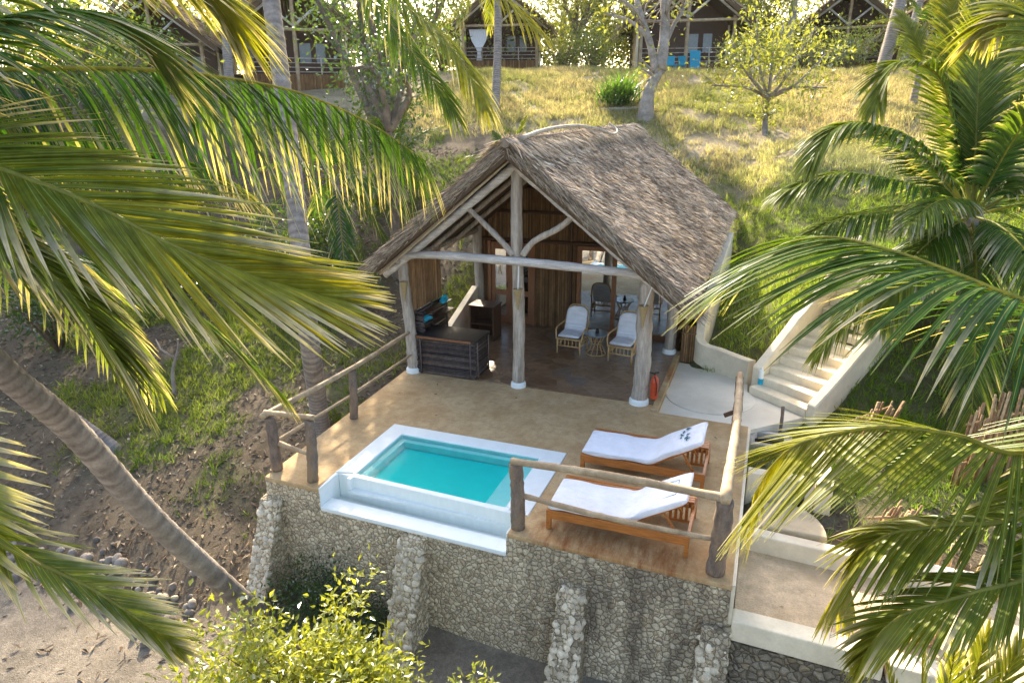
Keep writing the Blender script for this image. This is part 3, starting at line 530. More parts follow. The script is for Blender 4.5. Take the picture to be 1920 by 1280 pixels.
for (px, py, yy, lab) in ((801, 590, .45, 'turquoise cloth bundle on the lower shelf of the stick screen'), (833, 563, 1.35, 'turquoise cloth bundle on the upper shelf of the stick screen')):
    q = onx(px, py, -2.28); mb = MB(); zs = 1.0 if yy < 1 else 1.2; n = 90
    bp = A(-2.3, q[1], zs)
    for k in range(4): tube(mb, [bp+A(rng.normal(0, .03), -.14+.02*k, .035+.03*k), bp+A(rng.normal(0, .03), 0, .05+.035*k), bp+A(rng.normal(0, .03), .15-.03*k, .035+.03*k)], [.03, .05, .025], 9, (1, 1, 1), .1, 9)
    tag(mb.build('cloth_bundle', 'turq', None, True), lab, 'cloth')
# low plaster wall on the left rear side of the porch
mb = MB(); extr(mb, [(-2.66, 1.85, -.3), (-2.66, 3.75, -.3), (-2.66, 3.75, 1.0), (-2.66, 1.85, .28)], (.16, 0, 0)); tag(mb.build('plaster_wall', 'cream', bevel=.01), 'low cream plaster wall with sloping top at the left side of the porch', 'wall')

# ------------------------------------------------------------------ porch furniture
def rattan_chair(fl, fr_, label):
    fl, fr_ = A(*fl), A(*fr_); X_ = nz(fr_-fl); Y_ = A(-X_[1], X_[0], 0); o0 = (fl+fr_)/2; o0[2] = .012; W = .27
    P = lambda x, y, z: o0 + X_*x + Y_*y*.8 + A(0, 0, z)
    t_ = thing('rattan_chair', label, 'chair', o0, 'rattan lounge chairs on the porch')
    mb = MB()
    for s in (-1, 1):
        tube(mb, [P(s*W, .0, .36), P(s*W, .35, .36), P(s*W, .68, .34)], .02, 7); tube(mb, [P(s*(W+.03), .02, .34), P(s*(W+.06), .1, .56), P(s*(W+.06), .4, .6), P(s*(W+.02), .78, .62)], .018, 7, (1, 1, 1), 0, 14)
        tube(mb, [P(s*W, .62, .36), P(s*W*.98, .75, .7), P(s*W*.85, .85, .92)], .018, 7, (1, 1, 1), 0, 10)
    tube(mb, [P(-W*.85, .85, .92), P(-W*.5, .88, 1.0), P(W*.5, .88, 1.0), P(W*.85, .85, .92)], .018, 7, (1, 1, 1), 0, 10)
    for z in (.36, .2): tube(mb, [P(-W, 0, z), P(W, 0, z)], .017, 7); tube(mb, [P(-W, .66, z), P(W, .66, z)], .017, 7)
    for s in (-1, 1):
        tube(mb, [P(s*W, 0, .2), P(s*W, .66, .2)], .014, 7)
        for y in np.linspace(.12, .55, 5): tube(mb, [P(s*W, y, .2), P(s*W, y, .36)], .009, 6)
    for x in np.linspace(-W+.09, W-.09, 5): tube(mb, [P(x, 0, .2), P(x, 0, .36)], .010, 6)
    mb.build('frame', 'rattan', t_, True)
    for s in (-1, 1):
        for y in (0, .66): tube(MB(), [P(s*W, y, .005), P(s*W, y, .37)], .02, 8).build('leg', 'rattan', t_, True)
    # one long ribbed cushion
    path = cat([P(0, -.03, .42), P(0, .25, .43), P(0, .5, .44), P(0, .63, .56), P(0, .74, .78), P(0, .83, .98)], 64); T = nz(np.gradient(path, axis=0)); N = nz(np.cross(X_, T)); k = len(path); u = np.linspace(0, 1, k)
    hw = W*.93*np.where(u > .86, np.sqrt(np.clip(1-((u-.86)/.15)**2, .06, 1)), 1); tk = .028 + .014*np.abs(np.sin(u*np.pi*11)); V = []
    for a in np.linspace(0, 2*np.pi, 14, endpoint=False):
        ca, sa_ = math.copysign(abs(math.cos(a))**.5, math.cos(a)), math.copysign(abs(math.sin(a))**.7, math.sin(a)); V.append(path + X_*(hw*ca)[:, None] + N*((tk*sa_)+.02)[:, None])
    V = np.array(V).transpose(1, 0, 2); i, j = np.meshgrid(np.arange(k-1), np.arange(14), indexing='ij'); j2 = (j+1) % 14
    mb = MB(); mb.add(V.reshape(-1, 3), np.stack([i*14+j, (i+1)*14+j, (i+1)*14+j2, i*14+j2], -1).reshape(-1, 4)); mb.F += [np.array([list(range(14))]), np.array([list(range((k-1)*14, k*14))[::-1]])]
    mb.build('cushion', 'cloth', t_, True)
rattan_chair((.17, 2.15, 0), (.71, 2.12, 0), 'white cushioned rattan chair between the middle post and the round porch table')
rattan_chair((1.40, 2.02, 0), (1.93, 1.95, 0), 'white cushioned rattan chair next to the right front post')
tc = A(1.02, 2.42, .012); tb = thing('rattan_table', 'small round rattan side table with grey top between the chairs', 'table', tc)
mb = MB()
for k in range(10):
    a = k*2*np.pi/10; b = a+.55; tube(mb, [tc+A(.22*math.cos(a), .22*math.sin(a), .01), tc+A(.11*math.cos((a+b)/2), .11*math.sin((a+b)/2), .26), tc+A(.22*math.cos(b), .22*math.sin(b), .47)], .011, 6)
for z, r in ((.015, .22), (.26, .115), (.465, .225)): tube(mb, [tc+A(r*math.cos(q), r*math.sin(q), z) for q in np.linspace(0, 2*np.pi, 25)], .012, 6, cap=False)
mb.build('base', 'rattan', tb, True); lathe(MB(), [(.27, .47), (.285, .478), (.285, .492), (.27, .5)], tc, 28).build('top', 'tabletop', tb)
lathe(MB(), [(.04, .502), (.05, .53), (.035, .545), (.03, .6), (.01, .62)], tc+A(.02, -.02, 0), 14).build('ashtray', 'black')
tag(bpy.data.objects['ashtray'], 'small black pot on the round porch table', 'ashtray')
for (u, v_, yy, rod, lab) in ((971, 541, -.24, (973, 488), 'cane cone torch on the middle log post'), (1207, 573, -.24, (1224, 535), 'cane cone torch on the right log post'), (757, 528, -.2, None, 'cane cone torch on the left log post')):
    q = ony(u, v_, yy); tr_ = thing('torch', lab, 'torch', q-A(0, 0, .4), 'cane torches on the front posts')
    lathe(MB(), [(.012, -.42), (.035, -.28), (.085, -.02), (.095, 0), (.07, .0), (.03, -.12)], q, 16).build('cone', 'cone', tr_)
    if rod: r_ = ony(rod[0], rod[1], yy+.02); tube(MB(), [q-A(0, 0, .05), r_], .011, 8).build('rod', 'white', tr_)
q = A(2.74, -.02, .14); ex = thing('fire_extinguisher', 'orange red fire extinguisher hanging on the right front post', 'extinguisher', q)
lathe(MB(), [(.06, 0), (.075, .02), (.075, .36), (.06, .42), (.025, .45), (.022, .48)], q, 18).build('cylinder', 'red', ex); mb = MB(); tube(mb, [q+A(0, 0, .48), q+A(0, -.01, .53), q+A(.07, -.02, .55)], .014, 7); tube(mb, [q+A(.0, -.05, .47), q+A(.06, -.09, .3), q+A(.05, -.085, .1)], .01, 6); tube(mb, [q+A(0, 0, .5), q+A(-.12, .0, .52)], .012, 6); mb.build('valve', 'black', ex)
# hanging shell chime
q = ony(937, 500, .4); mb = MB(); tube(mb, [q+A(0, 0, .22), q], .004, 5); tube(mb, [q, q+A(.05, 0, -.16)], .012, 6); tube(mb, [q+A(.02, .02, .03), q+A(-.03, 0, -.14)], .01, 6); tube(mb, [A(q[0], q[1], 2.3), q+A(0, 0, .2)], .003, 5); tag(mb.build('wind_chime', 'cone'), 'small cane wind chime hanging left of the middle post', 'chime')

# ------------------------------------------------------------------ sun loungers
def lounger(x0, yn, label):
    """foot at x0, near long side at yn"""
    t_ = thing('sun_lounger', label, 'sun lounger', (x0+.9, yn+.5, 0), 'teak sun loungers by the pool'); Lx, Wy, Hh = 1.86, .98, .30
    mb = MB(); 
    for y in (yn, yn+Wy-.045): box(mb, (x0, y, Hh-.13), (x0+Lx, y+.045, Hh))
    box(mb, (x0, yn+.0455, Hh-.10), (x0+.045, yn+Wy-.0455, Hh-.004)); box(mb, (x0+Lx-.045, yn+.0455, Hh-.10), (x0+Lx, yn+Wy-.0455, Hh-.004)); box(mb, (x0+1.1, yn+.0455, Hh-.10), (x0+1.15, yn+Wy-.0455, Hh-.03))
    mb.build('frame', 'teak', t_, bevel=.005)
    for lx in (0, Lx-.06):
        for ly in (-.004, Wy-.056): mb = MB(); box(mb, (x0+lx+(-.004 if lx == 0 else .004), yn+ly, .003), (x0+lx+.06, yn+ly+.06, Hh-.003)); mb.build('leg', 'teak', t_, bevel=.004)
    mb = MB()
    for k in range(12): y = yn+.055+k*.0735; box(mb, (x0+.05, y, Hh-.022), (x0+(1.06 if y < yn+.68 else 1.8), y+.06, Hh-.003))
    mb.build('slatted_seat', 'teak', t_, bevel=.003)
    hx = x0+1.08; bd = nz(A(.85, 0, .53)); BL = .78; mb = MB(); 
    for y in (yn+.05, yn+.63): obox(mb, A(hx, y+.02, Hh)+bd*BL/2, bd, (0, 1, 0), (BL/2, .022, .02))
    for k in range(9): p = A(hx, yn+.36, Hh)+bd*(.07+k*.085); obox(mb, p, (0, 1, 0), bd, (.268, .032, .012))
    mb.build('backrest', 'teak', t_, bevel=.003)
    mb = MB()
    for y in (yn+.09, yn+.6): tp = A(hx, y, Hh)+bd*.5; obox(mb, (tp+A(hx+.62, y, Hh-.05))/2, A(hx+.62, y, Hh-.05)-tp, (0, 1, 0), (np.linalg.norm(A(hx+.62, y, Hh-.05)-tp)/2, .014, .014))
    mb.build('prop', 'teak', t_)
    mb = MB(); tx0, tx1, ty0, ty1 = x0+1.52, x0+1.84, yn+.70, yn+.975
    for k in range(5): y = ty0+k*.057; box(mb, (tx0, y, Hh+.06), (tx1, y+.047, Hh+.085))
    box(mb, (tx0, ty0, Hh+.02), (tx0+.03, ty1, Hh+.058)); box(mb, (tx1-.03, ty0, Hh+.02), (tx1, ty1, Hh+.058))
    for k in range(5): x = tx0+k*.07; box(mb, (x, ty0-.022, .1), (x+.04, ty0-.002, Hh+.058))
    box(mb, (tx0, ty0-.02, .06), (tx1, ty0+.0, .098)); mb.build('slatted_tray', 'teak', t_, bevel=.003)
    # mattress: one long soft slab that bends up the backrest
    pa = [A(x0+.02, 0, Hh+.05), A(x0+.4, 0, Hh+.055), A(x0+.85, 0, Hh+.055), A(hx+.0, 0, Hh+.075), A(hx, 0, Hh+.05)+bd*.3+A(-.02, 0, .02), A(hx, 0, Hh+.06)+bd*.84]
    path = cat(pa, 70); T = nz(np.gradient(path, axis=0)); N = nz(np.cross(T, A(0, 1, 0))); k = len(path); n = 28; u = np.linspace(0, 1, k); V = np.zeros((k, n, 3)); yc = yn+.355; hw = .365
    endr = np.sqrt(np.clip(np.minimum(u, 1-u)/.02, .15, 1))
    for j, a in enumerate(np.linspace(0, 2*np.pi, n, endpoint=False)):
        ca = math.copysign(abs(math.cos(a))**.35, math.cos(a)); sa_ = math.copysign(abs(math.sin(a))**.45, math.sin(a))
        wob = (vn(u*9+j*.37, np.full(k, x0*7+yn*3+j*.5), 1.)-.5)*.018
        V[:, j] = path + A(0, 1, 0)*(yc + hw*ca + wob*1.2)[:, None] + N*((.052*sa_)*endr + wob)[:, None]
    i, j = np.meshgrid(np.arange(k-1), np.arange(n), indexing='ij'); j2 = (j+1) % n; mb = MB(); mb.add(V.reshape(-1, 3), np.stack([i*n+j, i*n+j2, (i+1)*n+j2, (i+1)*n+j], -1).reshape(-1, 4)); mb.F += [np.array([list(range(n))[::-1]]), np.array([list(range((k-1)*n, k*n))])]
    mt = mb.build('mattress', 'cloth', t_, True)
    return t_, mt, hx, bd, Hh, yc
l1 = lounger(2.09, -2.92, 'teak sun lounger farther from the sea wall with teal leaf emblem on its white mattress')
l2 = lounger(2.06, -4.56, 'teak sun lounger behind the front railing on the rust stained deck edge')
def emblem(l, k):
    t_, mt, hx, bd, Hh, yc = l; nn = A(-bd[2], 0, bd[0]); base = A(hx, yc, Hh+.06)+bd*.5 + nn*.071; mb = MB()
    n = 12; t0 = np.linspace(-.22, .22, n); P = base + A(0, 1, 0)*t0[:, None] + bd*(rng.normal(.05, .05, n))[:, None]
    D = nz(A(0, 1, 0)*rng.uniform(.3, 1, n)[:, None] + bd*rng.normal(0, .5, n)[:, None]); leaves(mb, P, D, np.tile(nn, (n, 1)), .11, .035, (.05, .25, .28))
    if k == 0: mb.build('leaf_emblem', simple('emblem_ink', (.03, .16, .2), .2, 20, .8, .1), mt)
    else: 
        mb = MB(); tube(mb, [base + A(0, 1, 0)*a + bd*b + nn*-.004 for a, b in ((-.2, -.1), (-.2, .2), (.16, .2), (.2, -.05))], .004, 5); mb.build('piping', simple('piping_ink', (.05, .2, .28), .2, 20, .8, .1), mt)
emblem(l1, 0); emblem(l2, 1)

# ------------------------------------------------------------------ railings
def railing(label, posts, rails, loc):
    t_ = thing('log_railing', label, 'railing', loc)
    for (x, y, h, r, dx, dy) in posts: tube(MB(), [(x, y, .002), (x+dx*.5+.012, y+dy*.5, h*.5), (x+dx, y+dy, h)], [r*1.05, r, r*.95], 12, (1, 1, 1), .05, 20).build('post', 'post', t_, True)
    for pts, r in rails: tube(MB(), pts, r, 9, (1, 1, 1), .05, 24).build('rail', 'rail', t_, True)
a1, a2, a3 = A(-2.40, -4.50, 0), A(-1.67, -4.585, 0), A(-2.32, -2.46, 0); tA, tB, tC = ony(505, 778, -4.52), ony(580, 785, -4.62), ony(660, 692, -2.48)
e1 = ony(768, 622, -.06)
railing('log railing on the left deck edge with three dark posts', [(*a1[:2], tA[2]-.03, .085, *(tA-a1)[:2]), (*a2[:2], tB[2]-.02, .08, *(tB-a2)[:2]), (*a3[:2], tC[2]-.03, .075, *(tC-a3)[:2])],
        [([tA+A(-.06, -.1, .01), (tA+tC)/2+A(0, 0, .02), tC+A(0, 0, .02), (tC+e1)/2, e1+A(.0, .05, 0)], [.05, .045, .045, .045, .04]), ([tA+A(-.08, 0, .035), tB+A(.08, 0, .03)], .042),
         ([a1+A(.05, .02, .47), a2+A(-.05, 0, .45)], [.045, .03]), ([a1+A(.01, .08, .47), a3+A(0, -.06, .46)], [.035, .024]), ([a3+A(0, .06, .46), ony(772, 660, -.08)+A(0, 0, -.05)], [.035, .022])], (-2.3, -3.5, 0))
b1, b2, b3 = A(1.69, -4.66, 0), A(4.264, -4.72, 0), A(4.27, -.50, 0); hB = 1.0
sB = ony(967, 868, -4.7); sC = ony(1360, 938, -4.78); sD = ony(1387, 707, -.52)
railing('log railing around the front right deck corner beside the sun loungers', [(*b1[:2], sB[2], .095, *(sB-b1)[:2]), (*b2[:2], sC[2], .105, *(sC-b2)[:2]), (*b3[:2], sD[2], .075, *(sD-b3)[:2])],
        [([sB+A(-.05, -.02, .03), (sB+sC)/2+A(0, 0, .06), sC+A(.03, 0, .03)], [.05, .048, .055]), ([sC+A(-.0, -.08, .05), (sC+sD)/2+A(.03, 0, .04), sD+A(0, .06, .03)], [.07, .062, .055]),
         ([b1+A(.06, 0, .50), (b1+b2)/2+A(0, 0, .44), b2+A(-.06, 0, .46)], [.04, .035, .032]), ([b2+A(0, .08, .48), b3+A(0, -.06, .48)], [.035, .03])], (3, -4.6, 0))
q = ony(1368, 775, -.75); mb = MB(); obox(mb, q, (.8, .3, .35), (0, 1, 0), (.1, .02, .035)); tube(mb, [q+A(.06, 0, .02), sD+A(-.02, -.1, -.02)], .005, 5); tag(mb.build('wooden_tag', 'darkwood'), 'small dark wooden tag hanging from the right deck railing', 'tag')

# ------------------------------------------------------------------ landing, stairs, walls on the right
lp = [(2.862, -.302), (4.42, -.365), (5.42, .60), (4.40, 1.44), (4.38, 2.05), (3.25, 2.74), (2.862, 2.8)]
struct(prism(MB(), lp, -.5, -.1).build('landing', 'landing', bevel=.01))
struct(lathe(MB(), [(.86, -.1), (.86, -.088), (.84, -.08)], (3.25+.45, 1.0, 0), 40).build('round_step', 'landing'))
st_ = thing('stone_staircase', 'cream plastered staircase with curved side walls climbing right of the pavilion', 'staircase', (5.2, 1.8, -.1))
s0 = A(4.93, 1.04, 0); ang0 = math.atan2(.76, .65); cen = [s0[:2]]; dirs = []; NS = 14; TR = .30
a_ = math.radians(51)
for k in range(NS+1):
    d = A(math.cos(a_), math.sin(a_)); dirs.append(d); cen.append(cen[-1]+d*TR); a_ += math.radians(1.3)
HW = .66; RISE = .158; side = lambda d: A(d[1], -d[0]); mb = MB()
for k in range(NS):
    c0, c1 = cen[k], cen[k+1]; n0, n1 = side(dirs[k]), side(dirs[k+1]); z = -.1 + RISE*(k+1)
    prism(mb, [tuple(c0-n0*HW), tuple(c0+n0*HW), tuple(c1+n1*HW), tuple(c1-n1*HW)], z-.5, z)
mb.build('step', 'cream', st_, bevel=.018); bpy.data.objects['step'].name = 'steps'
def parapet(sgn, ht, k0, start=None):
    mb = MB(); pi_, po_, zt_, zb_ = [], [], [], []
    for k in range(k0, NS+1):
        n_ = side(dirs[min(k, NS)]); c0 = cen[k]; pi_.append(c0+n_*sgn*(HW+.004)); po_.append(c0+n_*sgn*(HW+.2)); zt_.append(-.1+RISE*k+ht*(.45+.55*min(1, (k-k0)/4))+.12); zb_.append(-.1+RISE*k-.9)
    n = len(pi_); V = []
    for a, b, zt2, zb2 in zip(pi_, po_, zt_, zb_): V += [(*a, zb2), (*a, zt2), (*b, zt2), (*b, zb2)]
    f = []
    for i in range(n-1):
        for j in range(4): q = [i*4+j, i*4+(j+1) % 4, (i+1)*4+(j+1) % 4, (i+1)*4+j]; f.append(q if sgn < 0 else q[::-1])
    f += [[0, 1, 2, 3] if sgn > 0 else [3, 2, 1, 0], [(n-1)*4+j for j in ((3, 2, 1, 0) if sgn > 0 else (0, 1, 2, 3))]]
    mb.add(V, f); mb.build('parapet', 'cream', st_, bevel=.03)
parapet(1, .34, 0); parapet(-1, .42, 1)
# garden wall: low piece along the landing, tall piece up beside the house
gw = thing('garden_wall', 'cream plastered garden wall curving along the right side of the house', 'wall', (3.4, 5, -.1)); mb = MB()
lw = [onz(1310, 600, 1.0), onz(1327, 640, .42), onz(1402, 676, .40)]
pts = [(3.42, 8.6, 1.95), (3.41, 7.5, 1.9), (3.38, 5.6, 1.72), (3.35, 4.2, 1.45), (3.30, 3.3, 1.05), (3.30, 2.78, .50), (3.80, 2.46, .42), (4.30, 2.10, .40), (4.42, 1.98, .42)]
pp = cat(pts, 60); T = nz(np.gradient(pp[:, :2], axis=0)); Nn = np.c_[-T[:, 1], T[:, 0]]; V = []
for p_, n_ in zip(pp, Nn): V += [(*(p_[:2]-n_*.1), -.4), (*(p_[:2]-n_*.1), p_[2]), (*(p_[:2]+n_*.1), p_[2]), (*(p_[:2]+n_*.1), -.4)]
k = len(pp); f = [[i*4+j, i*4+(j+1) % 4, (i+1)*4+(j+1) % 4, (i+1)*4+j] for i in range(k-1) for j in range(4)] + [[3, 2, 1, 0], [(k-1)*4+j for j in range(4)]]
mb.add(V, f); mb.build('wall_body', 'cream', gw, bevel=.03)
mb = MB(); reeds(mb, (2.88, 2.84), (3.2, 2.84), -.1, .78, .022); tube(mb, [(2.87, 2.81, .6), (3.2, 2.81, .6)], .014, 6, (.2, .12, .06)); tag(mb.build('reed_gate', 'reed'), 'short brown reed gate between the house and the garden wall', 'gate')
q = A(*onz(1428, 690, .06)); bz_ = -.1+RISE; q = A(4.62, 1.62, bz_); bt = thing('bottle', 'white and teal bottle standing on the lowest stair', 'bottle', q); lathe(MB(), [(.045, .001), (.05, .01), (.05, .12), (.048, .13)], q, 16).build('base_band', 'turq', bt); lathe(MB(), [(.048, .131), (.05, .2), (.05, .29), (.02, .33), (.018, .37)], q, 16).build('body', 'white', bt)
# drain box
q = A(4.85, -.35, -.27); db = thing('drain_box', 'square concrete drain box with dark opening beside the deck corner', 'drain', q); mb = MB()
for a, b in (((-.38, -.3), (.38, -.2)), ((-.38, .2), (.38, .3)), ((-.38, -.199), (-.24, .199)), ((.24, -.199), (.38, .199))): box(mb, q+A(*a, -.15), q+A(*b, .09))
mb.build('kerb', 'concrete', db, bevel=.01); mb = MB(); box(mb, q+A(-.24, -.2, -.15), q+A(.24, .2, -.03)); mb.build('pit', 'dark', db)
q = A(5.02, .02, -.25); tube(MB(), [q+A(0, 0, -.1), q+A(.01, 0, .25), q+A(.0, .01, .55)], .03, 8, (1, 1, 1), .06, 8).build('garden_stake', 'post', None, True); tag(bpy.data.objects['garden_stake'], 'short brown wooden stake standing by the drain box', 'stake')
# lower terrace
lt = thing('lower_terrace', 'sandy lower terrace edged with cream plaster kerbs right of the sun deck', 'terrace', (5.5, -4, -.8))
mb = MB(); prism(mb, [(4.54, -4.75), (9.5, -4.8), (9.5, -3.3), (4.54, -3.2)], -.9, -.60); mb.build('sand_floor', simple('terrace_sand', (.60, .46, .29), .3, 5, .97, .7, 40, .02, tint=(.46, .34, .2)), lt)
mb = MB(); prism(mb, [(4.52, -4.95), (6.15, -5.02), (6.15, -4.74), (4.52, -4.70)], -.75, -.46); prism(mb, [(6.2, -5.02), (9.5, -5.12), (9.5, -4.84), (6.2, -4.74)], -.75, -.5); mb.build('front_kerb', 'cream', lt, bevel=.02)
mb = MB(); prism(mb, [(4.54, -3.22), (5.75, -3.3), (7.6, -3.3), (7.6, -3.1), (5.75, -3.1), (4.54, -3.02)], -.75, -.33); mb.build('back_kerb', 'cream', lt, bevel=.02)
mb = MB(); an = np.linspace(0, np.pi, 16); prism(mb, [(4.56+.55*(1-math.cos(a)), -3.0+.75*math.sin(a)) for a in an][::-1], -.6, -.30); mb.build('round_step', simple('round_step_sand', (.52, .42, .27), .15, 6, .9, .3, 40, .01), lt, bevel=.02)
mb = MB(); box(mb, (4.54, -2.15, -.6), (5.5, -1.95, .05)); box(mb, (5.52, -2.15, -.6), (5.75, -1.0, .05)); mb.build('rear_wall', 'cream', lt, bevel=.02)
mb = MB(); prism(mb, [(4.5, -4.97), (9.5, -5.1), (9.5, -4.7), (4.5, -4.68)], -2.4, -.76); tag(mb.build('rubble_wall', stonemat('rubble_low_wall', 10, (.36, .31, .23), (.17, .14, .10), (.06, .05, .04))), 'dark rubble stone wall under the lower terrace kerb', 'wall')
q = A(5.3, -2.2, -.1); mb = MB(); tube(mb, [q+A(0, 0, .12), q+A(.0, 0, .02), q+A(.02, -.02, -.12), q+A(.0, -.02, -.35)], [.05, .06, .05, .012], 9, (1, 1, 1), .05, 10); tag(mb.build('water_hose', 'black'), 'coiled black hose hanging on the cream terrace wall', 'hose')
mb = MB(); 
for k in range(16): tube(mb, [(7.0+k*.16+rng.normal(0, .02), -2.9, -.7), (7.05+k*.16+rng.normal(0, .05), -2.88, -.2+rng.normal(0, .06))], .025, 6, mixc([.3, .2, .1], [.45, .33, .18], rng.random()))
tag(mb.build('cane_fence', 'stick', None, True), 'low cane fence along the back kerb of the lower terrace', 'fence')
def stick_fence(a, b, h, n, label, lean=.1):
    a, b = A(*a), A(*b); mb = MB()
    for k in range(n):
        p = a+(b-a)*(k+.5)/n; p = A(p[0]+rng.normal(0, .02), p[1]+rng.normal(0, .03), 0); p[2] = float(H(p[0], p[1]))-.05; c = mixc([.22, .12, .05], [.48, .33, .17], rng.random())
        tube(mb, [p, p+A(rng.normal(lean, .06), rng.normal(0, .06), h*rng.uniform(.85, 1.1))], rng.uniform(.014, .028), 6, c)
    for z in (.3, .75): p = a*1.; q = b*1.; tube(mb, [A(p[0], p[1]-.04, float(H(p[0], p[1]))+h*z), A(q[0], q[1]-.04, float(H(q[0], q[1]))+h*z)], .02, 6, (.3, .19, .09))
    tag(mb.build('stick_fence', 'stick', None, True), label, 'fence')
stick_fence((6.05, -.2), (6.75, .45), .75, 20, 'short stick fence panel just right of the lowest stair', .18)
stick_fence((7.55, -.9), (9.6, .5), 1.5, 60, 'tall stick fence at the right edge behind the palm fronds', .05)
stick_fence((6.15, -2.7), (6.6, -2.6), .7, 14, 'leaning bundle of canes beside the cream terrace wall', .2)
stick_fence((6.3, -4.45), (6.75, -4.4), .75, 16, 'upright cane bundle standing near the front kerb of the lower terrace', .03)

# ------------------------------------------------------------------ palms
G0, G1, G2, GY, TAN = map(np.array, ([.010, .082, .026], [.065, .155, .016], [.15, .20, .02], [.30, .28, .02], [.60, .53, .41]))
def frond(pts, parent, L=.9, W=.05, n=70, ang=(62, 22), droop=.35, lift=.12, dry=.3, yel=.3, seg=5, up=(0, 0, 1), wind=(0, 0, 0), r=.028, t0=.12, sides=(1, -1), base=G0, tipcol=G1, jt=1., mrib=(.40, .38, .10)):
    p = cat(pts, 60); T = nz(np.gradient(p, axis=0)); S = nz(np.cross(T, np.broadcast_to(A(*up), T.shape))); N = np.cross(S, T); mb = MB(); ut = np.linspace(0, 1, 60)
    rc_ = mixc([.24, .25, .04], [.32, .30, .06], ut); tube(mb, p, np.linspace(r, r*.18, 60), 6, rc_, 0)
    t = np.concatenate([np.clip(np.linspace(t0, .995, n) + rng.normal(0, .004, n), 0, 1) for _ in sides]); sg = np.concatenate([np.full(n, s) for s in sides]); k = len(t)
    ip = lambda arr: np.stack([np.interp(t, ut, arr[:, q]) for q in range(3)], 1)
    B, Tt, Ss, Nn = ip(p), nz(ip(T)), nz(ip(S)), nz(ip(N)); a = np.radians(np.interp(t, [0, .9, 1], [ang[0], ang[1]*1.15, ang[1]*.4]) + rng.normal(0, jt*2.0, k) + jt*(fbm(t*40, sg*7+len(pts)+p[0][0]*3, 9.)-.5)*26)
    D = Tt*np.cos(a)[:, None] + Ss*(sg*np.sin(a))[:, None] + Nn*(lift + rng.normal(0, .035*jt, k))[:, None]; D = nz(D)
    ln = L*np.interp(t, [0, .15, .4, .7, .92, 1], [.55, .85, 1, .9, .6, .4])*rng.uniform(.9, 1.06, k); brk = rng.random(k) < .07; ln[brk] *= rng.uniform(.4, .8, brk.sum())
    dd = droop*np.interp(t, [0, 1], [1.1, .8])*rng.uniform(.82, 1.2, k); u = np.linspace(0, 1, seg+1); wp = np.interp(u, [0, .2, .55, .8, 1], [.55, 1, .9, .55, .04]); wnd = A(*wind)
    Vt = np.zeros((k, seg+1, 5, 3)); Ct = np.zeros((k, seg+1, 5, 3)); cb_ = mixc(base, tipcol, np.clip(rng.random(k)*.7+t*.3, 0, 1)); cy = mixc(cb_, GY, np.clip(yel*(t*1.35-.15+rng.random(k)*.3), 0, 1)); isdry = rng.random(k) < dry
    for q, uu in enumerate(u):
        pos = B + D*(ln*uu)[:, None] + (A(0, 0, -1)*dd[:, None] + wnd)*(ln*uu*uu)[:, None]; dv = nz(D + 2*uu*(A(0, 0, -1)*dd[:, None] + wnd)); Wv = nz(np.cross(dv, Nn)); Nv = np.cross(Wv, dv)
        h = W*wp[q]/2; Vt[:, q, 0] = pos - Wv*h + Nv*h*.35; Vt[:, q, 1] = pos; Vt[:, q, 2] = pos + Wv*h + Nv*h*.35
        f = np.where(isdry, np.clip((uu-.45)*2.6, 0, 1), np.clip((uu-.85)*3, 0, 1)*.8); cc = mixc(cy, TAN*1.1, f); Ct[:, q, 0] = cc; Ct[:, q, 2] = cc*.88; Ct[:, q, 1] = cc*.95; mw = max(h*.13, .0016); Vt[:, q, 3] = pos - Wv*mw + Nv*.002; Vt[:, q, 4] = pos + Wv*mw + Nv*.002; Ct[:, q, 3:] = mixc(cc, mrib, .75)[:, None]
    b = (np.arange(k)*(seg+1)*5)[:, None]; f = np.concatenate([b + np.array([[q*5+e, q*5+e+1, (q+1)*5+e+1, (q+1)*5+e]]) for q in range(seg) for e in ((0, 1, 3) if seg > 3 else (0, 1))])
    mb.add(Vt.reshape(-1, 3), f, Ct.reshape(-1, 3)); return mb.build('frond', 'palm', parent, True)
def trunk(pts, r0, r1, parent, n=14, swell=1.5, col=((.34, .29, .24), (.20, .165, .135))):
    ln = sum(np.linalg.norm(A(*pts[i+1])-A(*pts[i])) for i in range(len(pts)-1)); m = int(ln/.045); u = np.linspace(0, 1, m); r = r0+(r1-r0)*u; r = r*(1+(swell-1)*np.exp(-u*ln/.45))
    ring = np.sin(u*ln/.10*2*np.pi/1.3 + np.sin(u*ln*2.)*1.2); r = r*(1+.022*ring); c = mixc(col[0], col[1], np.clip(.4-.55*ring+rng.normal(0, .2, m), 0, 1))
    return tube(MB(), cat(pts, m), r, n, c, .006).build('trunk', 'bark', parent, True)
def crown(c, parent, n, Lf, L, W, elmax=75, elmin=-25, azr=(0, 360), nl=45, seg=3, **k):
    for i in range(n):
        f = (i+.5)/n; e = math.radians(elmax+(elmin-elmax)*f); a = math.radians(azr[0] + (i*137.5 % 360)*(azr[1]-azr[0])/360 + rng.normal(0, 8)); d = A(math.cos(a)*math.cos(e), math.sin(a)*math.cos(e), math.sin(e)); l = Lf*rng.uniform(.85, 1.1); sag = .25+.4*f
        frond([c + d*l*t - A(0, 0, 1)*sag*l*t*t for t in (0, .25, .5, .75, 1)], parent, L, W, nl, droop=.35+.3*f, seg=seg, t0=.18, **k)
